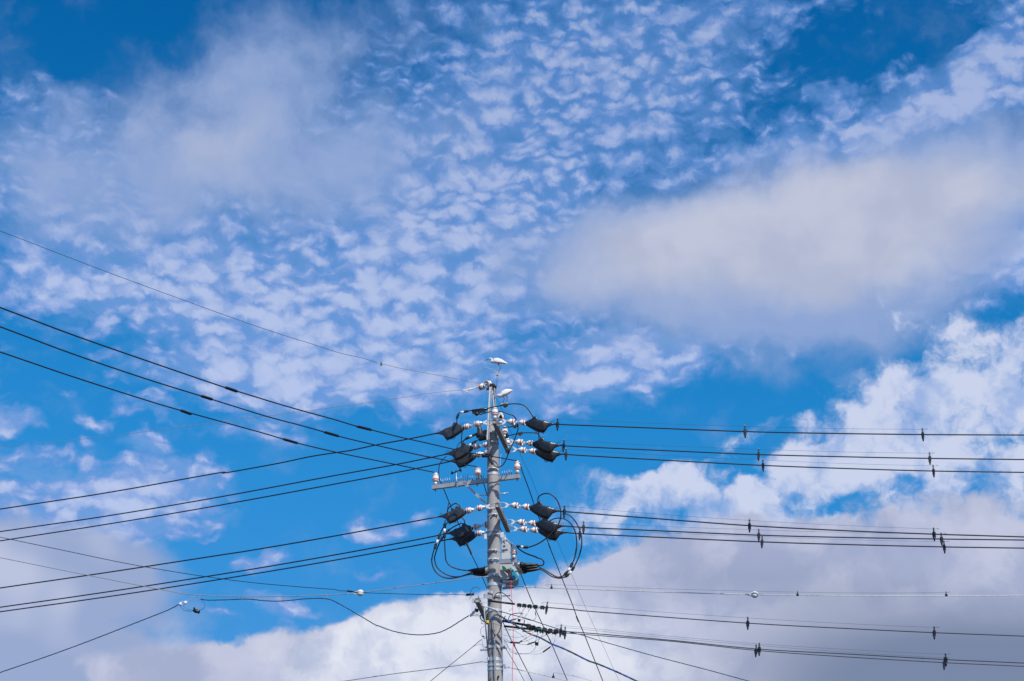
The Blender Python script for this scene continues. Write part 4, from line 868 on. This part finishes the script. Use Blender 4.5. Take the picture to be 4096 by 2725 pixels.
# ================================================================== top jumpers
def jumper(pts, w, label, fn, boots=(), mt_='black_rubber', name='jumper_cable'):
    base = cr([fn(*p) for p in pts], 6)
    t = thing(name, label, 'cable', base[0].copy()); part('sheath', M().tube(base, w / 2 * MPP, 8), mt_, t)
    for (p0, p1, ww, mm) in boots:
        a, b = fn(*p0), fn(*p1); l = (b - a).length
        if mm == 'boot':
            pr = []
            n_ = 7
            for i in range(n_):
                pr += [(l * i / n_, ww * .42 * MPP), (l * (i + .3) / n_, ww * .56 * MPP), (l * (i + .7) / n_, ww * .56 * MPP)]
            pr.append((l, ww * .4 * MPP)); part('ribbed_boot', M().lathe(a, b - a, pr, 12), 'black_rubber', t)
        else: part('marker_band', M().lathe(a, b - a, [(0, ww / 2 * MPP), (l, ww / 2 * MPP)], 12), 'white_plastic', t)
    return t
jumper(c1((430, 1055), (428, 1000), (435, 950), (465, 915), (510, 900), (570, 892), (630, 882), (740, 870), (840, 856), (900, 840), (960, 830), (1040, 815), (1110, 800), (1200, 792), (1280, 798), (1340, 820), (1390, 870), (1430, 930), (1455, 975)), 4.6, 'black jumper arching over the pole top under the lower egret', flat(-.9),
       [(*c1((428, 990), (450, 932)), 9, 'boot'), (*c1((472, 912), (522, 900)), 8.5, 'w'), (*c1((522, 902), (580, 890)), 10, 'boot')])
jumper(c1((735, 940), (800, 920), (870, 902), (960, 900), (1050, 905), (1120, 928), (1190, 955), (1225, 1000), (1243, 1060), (1253, 1120), (1235, 1190), (1210, 1260), (1180, 1330), (1140, 1410), (1110, 1480)) + c2((1140, 70), (1110, 150), (1080, 220), (1040, 275), (990, 300), (950, 288), (922, 265)), 4.4, 'long grey brown jumper curving down right of the pole top to the black tap clamp', ramp(-.7, -.3, 1650, 1850, 'y'))
jumper(c1((1050, 1112), (1130, 1105), (1200, 1090), (1265, 1072)), 4.6, 'short black jumper beside the uppermost yoke plate', flat(0))
jumper(c1((1120, 1222), (1200, 1205), (1280, 1190), (1340, 1183), (1420, 1182), (1480, 1186), (1520, 1202), (1550, 1238), (1568, 1285)), 4.4, 'black jumper arching to the hood of the second string on the right', flat(.2))
jumper(c1((1530, 1140), (1531, 1200), (1533, 1262)), 4.4, 'straight upright cable between the two upper hoods on the right', flat(-.2))
jumper(c1((505, 1150), (493, 1230), (489, 1300), (500, 1375)), 4.6, 'straight upright cable between the two upper hoods on the left', flat(-.3))
jumper(c1((508, 1372), (508, 1320), (528, 1280), (570, 1248), (620, 1225), (690, 1200)), 4.6, 'black jumper with ribbed boots up to the grey cone left of the pole', flat(0), [(*c1((545, 1262), (590, 1240)), 9, 'boot'), (*c1((592, 1238), (632, 1222)), 8.5, 'w'), (*c1((632, 1222), (690, 1200)), 9.5, 'boot')])
jumper(c1((590, 1362), (620, 1335), (680, 1297), (735, 1270)), 4.4, 'short lower jumper with a white band beside the second left hood', flat(.2), [(*c1((588, 1362), (622, 1332)), 8, 'w'), (*c1((622, 1332), (690, 1292)), 9, 'boot')])
jumper(c1((420, 1398), (445, 1345), (490, 1300), (570, 1268), (640, 1235)), 3.4, 'thin grey cable curving behind the upper left hoods', flat(.5), mt_='cable_sheath')
jumper(c2((290, 150), (230, 210), (195, 270), (185, 350), (190, 430), (205, 500), (228, 560), (255, 600)), 4.2, 'dark cable curving down left of the spikes of the wide crossarm', flat(.7), mt_='cable_sheath')
jumper(c2((315, 740), (322, 770), (310, 830), (298, 900)), 3.8, 'short dark cable fork above the fourth left hood', flat(0), mt_='cable_sheath')
kj = jumper(c2((320, 760), (340, 810), (370, 880)), 3.6, 'short dark cable ending in a round black knob above the fourth left hood', flat(.6))
part('end_knob', M().rings([[P(1810, 2040, .55) + Vector((math.cos(a) * math.sin(p), math.sin(a) * math.sin(p), math.cos(p))) * 6.5 * MPP for a in [2 * math.pi * j / 12 for j in range(12)]] for p in [.1 + i * .42 for i in range(8)]]), 'black_rubber', kj)
sb = thing('splice_box', 'long black splice box on the topmost jumper left of the pole', 'splice box', P(1918, 1638, -.9))
part('barrel', M().lathe(P(1887, 1645, -.9), P(1951, 1636, -.9) - P(1887, 1645, -.9), [(0, 2.5 * MPP), (.004, 6.2 * MPP), (.27, 6.2 * MPP), (.295, 3 * MPP)], 12), 'black_hood', sb)
part('keel', M().box(P(1916, 1648, -.9), (26 * MPP, 0, 3.6 * MPP), (0, .02, 0), (0, 0, 4 * MPP)), 'black_hood', sb)
part('foot', M().lathe(P(1907, 1650, -.9), (0, 0, -1), [(0, 7.5 * MPP), (.05, 7 * MPP), (.065, 3 * MPP)], 12).box(P(1908, 1655, -.9), (11 * MPP, 0, MPP), (0, .02, 0), (0, 0, 3 * MPP)), 'black_hood', sb)
gc = thing('grey_cone_cover', 'tall grey cone cover hanging left of the pole under the uppermost string', 'cover', P(1920, 1740, -.2))
part('cone', M().rings([sect(0, 0, 0, 1)] * 0 or [[P(x, y, -.2) + Vector((math.cos(a) * w * MPP, math.sin(a) * w * MPP * .8, 0)) for a in [2 * math.pi * j / 14 for j in range(14)]] for x, y, w in ((1915, 1703, 8), (1918, 1715, 10), (1920, 1735, 11.5), (1921, 1752, 13))]), 'grey_hood', gc)
part('block', M().bar(P(1906, 1742, -.2), P(1950, 1728, -.1), .06, 19 * MPP), 'black_hood', gc)
sb2 = thing('splice_box', 'short black splice box just below the grey cone cover', 'splice box', P(1930, 1760, .2))
part('barrel', M().lathe(P(1915, 1760, .2), P(1952, 1752, .2) - P(1915, 1760, .2), [(0, 3 * MPP), (.01, 7 * MPP), (.17, 7 * MPP)], 12).box(P(1932, 1752, .2), (12 * MPP, 0, 3 * MPP), (0, .03, 0), (0, 0, 8 * MPP)), 'black_hood', sb2)
tc_ = thing('tap_clamp', 'black pistol shaped tap clamp in front of the pole above the wide crossarm', 'clamp', P(1950, 1830, -.25))
part('barrel', M().lathe(P(1926, 1821, -.25), P(1970, 1826, -.25) - P(1926, 1821, -.25), [(0, 5 * MPP), (.01, 9 * MPP), (.06, 9.5 * MPP), (.065, 8 * MPP), (.19, 8 * MPP), (.20, 4 * MPP)], 14), 'grey_hood', tc_)
part('grip', M().lathe(P(1956, 1826, -.28), P(1971, 1859, -.28) - P(1956, 1826, -.28), [(0, 8 * MPP), (.03, 7.5 * MPP), (.15, 6 * MPP), (.165, 5.5 * MPP), (.17, 3 * MPP)], 14), 'grey_hood', tc_)
for x, y, d, lb in ((2022, 1621, -.9, 'black bolted clamp under the feet of the lower egret'), (2061, 1704, 0, 'black bolted clamp on the short jumper behind the uppermost string'), (2081, 1735, .2, 'black bolted clamp on the jumper of the second right string')):
    t = thing('bolted_clamp', lb, 'clamp', P(x, y, d), 'black bolted clamps on the jumpers')
    part('body', M().box(P(x, y, d), (9 * MPP, 0, 1 * MPP), (0, .03, 0), (-.5 * MPP, 0, 4.2 * MPP)).box(P(x - 1, y + 4, d - .01), (5 * MPP, 0, 0), (0, .035, 0), (0, 0, 3.5 * MPP)), 'black_rubber', t)
    part('bolt', M().lathe(P(x, y + 4, d), (0, 0, -1), [(0, 3.2 * MPP), (.02, 3 * MPP)], 8).tube([P(x - 6, y - 2, d), P(x - 6, y - 6, d)], 1.8 * MPP, 6).tube([P(x + 5, y - 2, d), P(x + 5, y - 6, d)], 1.8 * MPP, 6), 'dull_steel', t)
# loops of the lower strings
fB = flat(-.55)
jumper(c2((1520, 775), (1520, 720), (1550, 680), (1610, 655), (1680, 660), (1740, 700), (1790, 770), (1820, 860), (1828, 950), (1808, 1040), (1760, 1120), (1690, 1200), (1600, 1280), (1500, 1340), (1400, 1375), (1340, 1380), (1280, 1368), (1225, 1360)), 5.2, 'big black cable loop over the fourth right hood down to the lone insulator', flat(-1.0),
       [(*c2((1385, 1378), (1325, 1378)), 10.5, 'boot'), (*c2((1322, 1376), (1288, 1368)), 9, 'w'), (*c2((1288, 1368), (1235, 1362)), 9, 'boot')])
jumper(c2((1665, 1035), (1720, 1000), (1790, 985), (1870, 995), (1940, 1035), (1990, 1100), (2025, 1180), (2040, 1280), (2040, 1400), (2020, 1490)) + c3((2040, 20), (2020, 150), (1980, 255), (1940, 325), (1890, 390), (1840, 425), (1780, 432), (1700, 392), (1600, 330), (1530, 290)), 5.0, 'inner of the two great cable loops right of the pole', flat(-.1),
       [(*c3((1985, 245), (1955, 300)), 10, 'boot'), (*c3((1950, 310), (1922, 355)), 8.5, 'w'), (*c3((1915, 362), (1875, 405)), 10, 'boot')])
jumper(c2((1885, 918), (1960, 960), (2030, 1040), (2080, 1140), (2108, 1260), (2103, 1380), (2075, 1490)) + c3((2108, 20), (2082, 130), (2030, 250), (1980, 340), (1930, 400), (1860, 440), (1790, 447), (1700, 420), (1620, 365), (1550, 322)), 5.0, 'outer of the two great cable loops right of the pole', flat(-.7),
       [(*c3((2005, 295), (1975, 345)), 10, 'boot'), (*c3((1968, 355), (1938, 395)), 8.5, 'w'), (*c3((1930, 402), (1885, 430)), 10, 'boot')])
jumper(c2((1238, 1375), (1290, 1420), (1370, 1465), (1470, 1500), (1540, 1530)) + c3((1570, 190), (1600, 235), (1585, 272), (1550, 276), (1508, 268)), 5.2, 'black cable snaking from the lone insulator to the right hand bushings', flat(-.45))
jumper(c2((300, 900), (312, 860), (350, 820), (400, 790), (440, 796), (468, 825), (472, 860)), 4.8, 'small black cable loop over the fourth left hood', flat(-.9))
jumper(c2((315, 1035), (255, 1100), (212, 1180), (178, 1270), (150, 1330), (128, 1390), (102, 1480), (92, 1540)) + c3((88, 180), (95, 250), (118, 320), (165, 385), (240, 432), (320, 449), (420, 440), (520, 412), (610, 378), (640, 370)), 5.0, 'outer of the two great cable loops left of the pole', flat(-.9),
       [(*c2((205, 1195), (180, 1262)), 9, 'boot'), (*c2((175, 1280), (150, 1330)), 8.5, 'w'), (*c2((146, 1338), (132, 1400)), 10, 'boot')])
jumper(c2((500, 1050), (430, 1078), (350, 1125), (290, 1172), (250, 1230), (200, 1310), (155, 1420), (132, 1500)) + c3((128, 170), (140, 250), (170, 310), (235, 368), (320, 412), (400, 428), (480, 425), (560, 405), (650, 392)), 5.0, 'inner of the two great cable loops left of the pole', flat(-.3),
       [(*c2((330, 1137), (290, 1170)), 8.5, 'boot'), (*c2((240, 1235), (215, 1280)), 9.5, 'boot')])
jumper(c2((272, 1015), (266, 1100), (262, 1180), (263, 1260), (266, 1350), (270, 1450)) + c3((272, 110), (282, 205), (325, 272), (400, 312), (490, 336), (580, 346)), 4.8, 'black cable hanging straight from the fourth left hood to the upper left bushing', flat(-.7),
       [(*c2((268, 1060), (263, 1120)), 11, 'boot'), (*c2((263, 1130), (262, 1185)), 8.5, 'w'), (*c2((262, 1190), (262, 1250)), 10, 'boot')])
jumper(c2((470, 968), (505, 985), (528, 1015), (537, 1060)), 4.4, 'short black cable between the fourth and fifth left hoods', flat(-.5))
jumper(c2((555, 1318), (585, 1380), (612, 1440), (622, 1470)), 8, 'thick black sleeve on the cable below the lowest left hood', flat(.4))
# ================================================================== switch box with bushings
sw = thing('pole_switch', 'grey pole mounted switch box with teal lid behind the pole', 'switch', P(2035, 2290, 0))
def prism(pts, d0, d1, m=None):
    m = m or M(); f = [P(x, y, d0) for x, y in pts]; b = [v + Vector((0, d1 - d0, 0)) for v in f]; n = len(pts)
    return m.add(f + b, [tuple(range(n)), tuple(range(n, 2 * n))[::-1]] + [(i, (i + 1) % n, n + (i + 1) % n, n + i) for i in range(n)], False)
part('tank', prism(c3((800, 300), (1000, 260), (1180, 255), (1235, 330), (1262, 400), (1262, 420), (1050, 470), (850, 440)), -.05, .55), 'box_paint', sw)
part('lid', prism(c3((1150, 300), (1185, 330), (1262, 425), (1190, 472), (1140, 400), (1125, 330)), -.09, -.055), 'teal_paint', sw)
part('base_tray', prism(c3((1045, 472), (1190, 478), (1262, 430), (1262, 440), (1190, 500), (1045, 508)), -.08, .4), 'galvanised_steel', sw)
part('side_stripe', prism(c3((1036, 275), (1070, 290), (1140, 375), (1110, 380), (1040, 330)), -.12, -.095), 'green_paint', sw)
lv = M().bar(P(*c3((1105, 335))[0], -.2), P(*c3((1165, 378))[0], -.2), .02, 13 * MPP); part('lever', lv, 'orange_paint', sw)
part('lever_ring', torus(M(), tuple(P(*c3((1155, 372))[0], -.22)), 2.6 * MPP, 1 * MPP), 'bright_steel', sw)
part('earth_rod', M().tube([P(*q, -.05) for q in c3((1195, 490), (1222, 525), (1215, 537), (1080, 545))], 1.3 * MPP, 6), 'dull_steel', sw)
for k_, (x0, y0, x1, y1, w0) in enumerate(((822, 335, 850, 335, 15), (1215, 275, 1290, 270, 11), (1240, 322, 1315, 320, 11), (1250, 358, 1330, 358, 10))):
    a, b = P(*c3((x0, y0))[0], -.1 + .1 * k_), P(*c3((x1, y1))[0], -.1 + .1 * k_); l = (b - a).length
    part('bushing', M().lathe(a - (b - a) * .5, b - a, [(0, w0 * MPP), (l * .7, w0 * MPP), (l * .72, w0 * .9 * MPP), (l * .95, w0 * .9 * MPP), (l * .97, w0 * MPP), (l * 1.5, w0 * MPP)], 18), 'grey_plastic' if k_ == 0 else 'white_plastic', sw)
BG = 'black cable boots on the switch bushings'
for i, (x0, y0, x1, y1, d, w0, lb) in enumerate(((845, 328, 580, 346, -.1, 13, 'upper left'), (850, 372, 610, 376, 0, 13, 'middle left'), (855, 395, 640, 396, .1, 12, 'lower left'), (1275, 272, 1520, 266, -.05, 12, 'upper right'), (1300, 318, 1535, 290, .05, 11, 'middle right'), (1320, 352, 1560, 322, .15, 11, 'lower right'))):
    a, b = P(*c3((x0, y0))[0], d), P(*c3((x1, y1))[0], d); l = (b - a).length
    solo('bushing_boot', M().lathe(a, b - a, [(0, w0 * .8 * MPP), (.01, w0 * MPP), (l * .16, w0 * MPP), (l * .2, w0 * .72 * MPP), (l * .55, w0 * .62 * MPP), (l * .85, w0 * .42 * MPP), (l, w0 * .2 * MPP)], 14), 'black_rubber', 'black rubber boot on the %s bushing of the switch box' % lb, 'boot', BG)
sa = thing('switch_arm', 'short grey steel arm right of the pole above the switch box', 'bracket', P(2035, 2246, -.45))
part('arm_beam', M().bar(P(2000, 2248, -.30), P(2070, 2244, -.45), .07, 17 * MPP), 'galvanised_steel', sa)
part('strap_end', M().bar(P(1968, 2240, -.2), P(2003, 2246, -.33), .012, 9 * MPP), 'bright_steel', sa)
part('gusset', prism(c3((1195, 165), (1285, 235), (1215, 235)), -.1, -.08), 'dull_steel', sa)
part('bolt', M().tube([P(2053, 2252, -.45), P(2053, 2264, -.45)], 2.2 * MPP, 6), 'bright_steel', sa)
hb = thing('hanger_frame', 'grey punched steel hanger frame right of the pole behind the lone insulator', 'bracket', P(2025, 2200, .2))
part('side_plate', prism(c3((1030, -160), (1080, -110), (1080, 60), (1030, 60)), 0, .02), 'galvanised_steel', hb)
part('punched_plate', prism(c3((1055, -60), (1110, -45), (1150, 0), (1150, 100), (1040, 100)), .05, .07), 'galvanised_steel', hb)
part('motor_case', prism(c3((1030, 105), (1150, 100), (1152, 190), (1030, 190)), .02, .3), 'box_paint', hb)
part('rod', M().tube([P(2020, 2140, -.02), P(2019, 2182, -.02)], 1.8 * MPP, 6), 'bright_steel', hb)
part('cross_bar', M().bar(P(2013, 2161, -.02), P(2028, 2159, -.02), .02, 4 * MPP).bar(P(2014, 2180, -.02), P(2038, 2178, -.02), .02, 4 * MPP), 'galvanised_steel', hb)
part('ear', M().box(P(2009, 2140, -.08), (7 * MPP, 0, 0), (0, .01, 0), (0, 0, 11 * MPP)), 'bright_steel', hb)
part('ear', M().box(P(1942, 2147, -.08), (5 * MPP, 0, 0), (0, .01, 0), (0, 0, 10 * MPP)), 'bright_steel', hb)
spikes(hb, P(2020, 2165, .1), P(2050, 2190, .5), 9, 18)
spikes(VA, P(1948, 2388, -.2), P(1972, 2393, -.16), 6, 32)
line('rope', c3((1155, 395), (1158, 500), (1163, 640), (1175, 820), (1184, 1000), (1187, 1300), (1180, 1568)), 2.1, 'red_rope', 'bright red pull rope hanging from the switch lever', 'rope', ramp(-.22, -.5, 2300, 2725, 'y'), b=900)
line('strut_wire', c2((1040, 60), (1015, 180), (1010, 330)), 2.2, 'bright_steel', 'slim steel rod hanging beside the pole down to the wide crossarm', 'rod', flat(.3))
# bird scarer with two cups
bs = thing('bird_scarer', 'small black two cup spinner standing on the wide crossarm', 'spinner', P(1826, 1925, .3))
part('post', M().tube([P(1825, 1892, .3), P(1828, 1953, .3)], 1.6 * MPP, 6), 'bright_steel', bs)
part('nut', M().lathe(P(1826.5, 1926, .3), (0, 0, -1), [(0, 4.5 * MPP), (.012, 4.5 * MPP)], 8).lathe(P(1828, 1944, .3), (0, 0, -1), [(0, 3 * MPP), (.03, 2.4 * MPP)], 8), 'dull_steel', bs)
part('crossbar', M().tube([P(1814, 1892, .3), P(1837, 1882, .3)], 2.2 * MPP, 8).lathe(P(1824.5, 1880, .3), (0, 0, -1), [(0, 1 * MPP), (.03, 4 * MPP), (.05, 2 * MPP)], 8), 'black_rubber', bs)
for (x, y, s_) in ((1841, 1882, 1), (1810, 1893.5, -1)):
    a = P(x, y, .3); part('cup', M().lathe(a - Vector((.02 * s_, 0, .008 * s_)), (s_, -.5, .25 * s_), [(0, 1.5 * MPP), (.015, 5 * MPP), (.035, 7.5 * MPP), (.036, 7 * MPP), (.018, 4 * MPP)], 14), 'black_rubber', bs)
# ================================================================== egrets
def skin_mesh(name, nodes, edges, material, sub=2):
    me = bpy.data.meshes.new(name + '_src'); me.from_pydata([n_[0] for n_ in nodes], edges, [])
    ob = bpy.data.objects.new(name + '_src', me); COL.objects.link(ob)
    sk = ob.modifiers.new('skin', 'SKIN'); sk.use_smooth_shade = True
    if not me.skin_vertices: bpy.context.view_layer.objects.active = ob
    for i, n_ in enumerate(nodes):
        me.skin_vertices[0].data[i].radius = n_[1]
        me.skin_vertices[0].data[i].use_root = (i == 4)
    su = ob.modifiers.new('sub', 'SUBSURF'); su.levels = sub; su.render_levels = sub
    dg = bpy.context.evaluated_depsgraph_get(); ev = ob.evaluated_get(dg)
    out = bpy.data.meshes.new_from_object(ev); out.name = name; out.materials.clear(); out.materials.append(MATS[material])
    out.polygons.foreach_set('use_smooth', [True] * len(out.polygons))
    bpy.data.objects.remove(ob); bpy.data.meshes.remove(me)
    return out
def egret(body, bill, eye_, wing, legs, d, label):
    base = P(*legs[0][-1], d); t = thing('egret', label, 'bird', base)
    loc = lambda x, y, dd=0.0: P(x, y, d + dd) - base
    nodes = [(loc(x, y, dd), (r1 * MPP, r2 * MPP)) for x, y, dd, r1, r2 in body]
    link('body', skin_mesh('body', nodes, [(i, i + 1) for i in range(len(nodes) - 1)], 'feather'), t)
    b = M().tube([P(*bill[0], d), P(*bill[0], d).lerp(P(*bill[1], d), .5), P(*bill[1], d)], [1.9 * MPP, 1.3 * MPP, .3 * MPP], 8); part('bill', b, 'bill', t)
    part('lore', M().tube([P(*bill[0], d), P(*eye_, d)], [2.0 * MPP, 1.6 * MPP], 8), 'lore', t)
    for k in (-1, 1): part('eye', M().lathe(P(*eye_, d + k * 3.2 * MPP), (0, k, 0), [(0, 1.0 * MPP), (.6 * MPP, .8 * MPP), (1 * MPP, .1 * MPP)], 8), 'eye', t)
    for k in (-1, 1):
        rings = []
        for x, y, h, th_ in wing:
            rings.append([P(x, y, d) + Vector((0, k * (th_ + .9) * MPP + k * 1.4 * MPP * math.cos(a), math.sin(a) * h * MPP)) for a in [2 * math.pi * j / 14 for j in range(14)]])
        part('wing', M().rings(rings), 'feather', t)
    for li, lg in enumerate(legs):
        dd = d + (li - .5) * .05 if len(legs) > 1 else d
        ps = [P(x, y, dd) for x, y in lg]
        part('leg', M().tube(ps, [2.4 * MPP, 1.2 * MPP, 1.5 * MPP, .9 * MPP][:len(ps)] if len(ps) > 3 else [2.0 * MPP, 1.3 * MPP, .9 * MPP][:len(ps)], 8), 'leg_skin', t)
        f = M(); e = ps[-1]
        for ang, ln in ((-2.7, 5.5), (-3.3, 5), (2.4, 5), (0.1, 4)):
            q = e + Vector((math.cos(ang) * ln * MPP, math.sin(ang * 1.7) * ln * .7 * MPP, -1.0 * MPP)); f.tube([e, e.lerp(q, .5) + Vector((0, 0, 1.4 * MPP)), q - Vector((0, 0, 1.6 * MPP))], [2.3 * MPP, 2.0 * MPP, 1.1 * MPP], 6)
        part('foot', f, 'toe_skin', t)
    return t
egret([(1955, 1435.5, 0, 2.2, 2.0), (1962, 1433.8, 0, 5.2, 3.9), (1969, 1437.5, 0, 5.6, 4.2), (1966, 1446, 0, 6.2, 5), (1975, 1449, 0, 9.5, 8), (1988, 1446.5, 0, 13, 10.5), (2003, 1449, 0, 10.5, 8.5), (2015, 1452, 0, 6.2, 5), (2027, 1455.5, 0, 2.4, 2)],
      ((1953.5, 1437), (1936, 1444)), (1956.5, 1434.6),
      [(1970, 1444, 3, 5.2), (1977, 1443.5, 7.5, 7.8), (1990, 1444, 9.5, 9.3), (2005, 1446.5, 7.5, 7.5), (2018, 1451, 4.5, 4.2), (2030, 1455.2, 1.6, 1.4)],
      [[(1993, 1456), (1997, 1463), (2003.5, 1471), (1990.5, 1494)]], -.1, 'white egret perched on one leg above the tip of the pole, bill pointing left')
egret([(1985, 1587, 0, 2.2, 2.0), (1989, 1582, 0, 5.4, 4), (1995, 1578, 0, 5.6, 4.4), (1995, 1586, 0, 7.2, 5.6), (2006, 1583, 0, 11.5, 9.5), (2019, 1575.5, 0, 14, 11.5), (2032, 1570, 0, 11, 8.5), (2041, 1566, 0, 6.5, 4.8), (2047.5, 1563.5, 0, 2.2, 1.6)],
      ((1984, 1589), (1973, 1598)), (1987.5, 1583.5),
      [(2000, 1580, 4, 6), (2008, 1576, 9, 8.6), (2022, 1570.5, 10.5, 10), (2036, 1566, 7, 7), (2046, 1563, 3, 3), (2050, 1561.5, 1, 1.2)],
      [[(2014, 1587), (2017.5, 1598), (2008, 1616.5)], [(2028, 1585), (2028.8, 1596), (2026.8, 1614)]], -.9, 'white egret bent forward with its head low, perched on the top jumper cable')
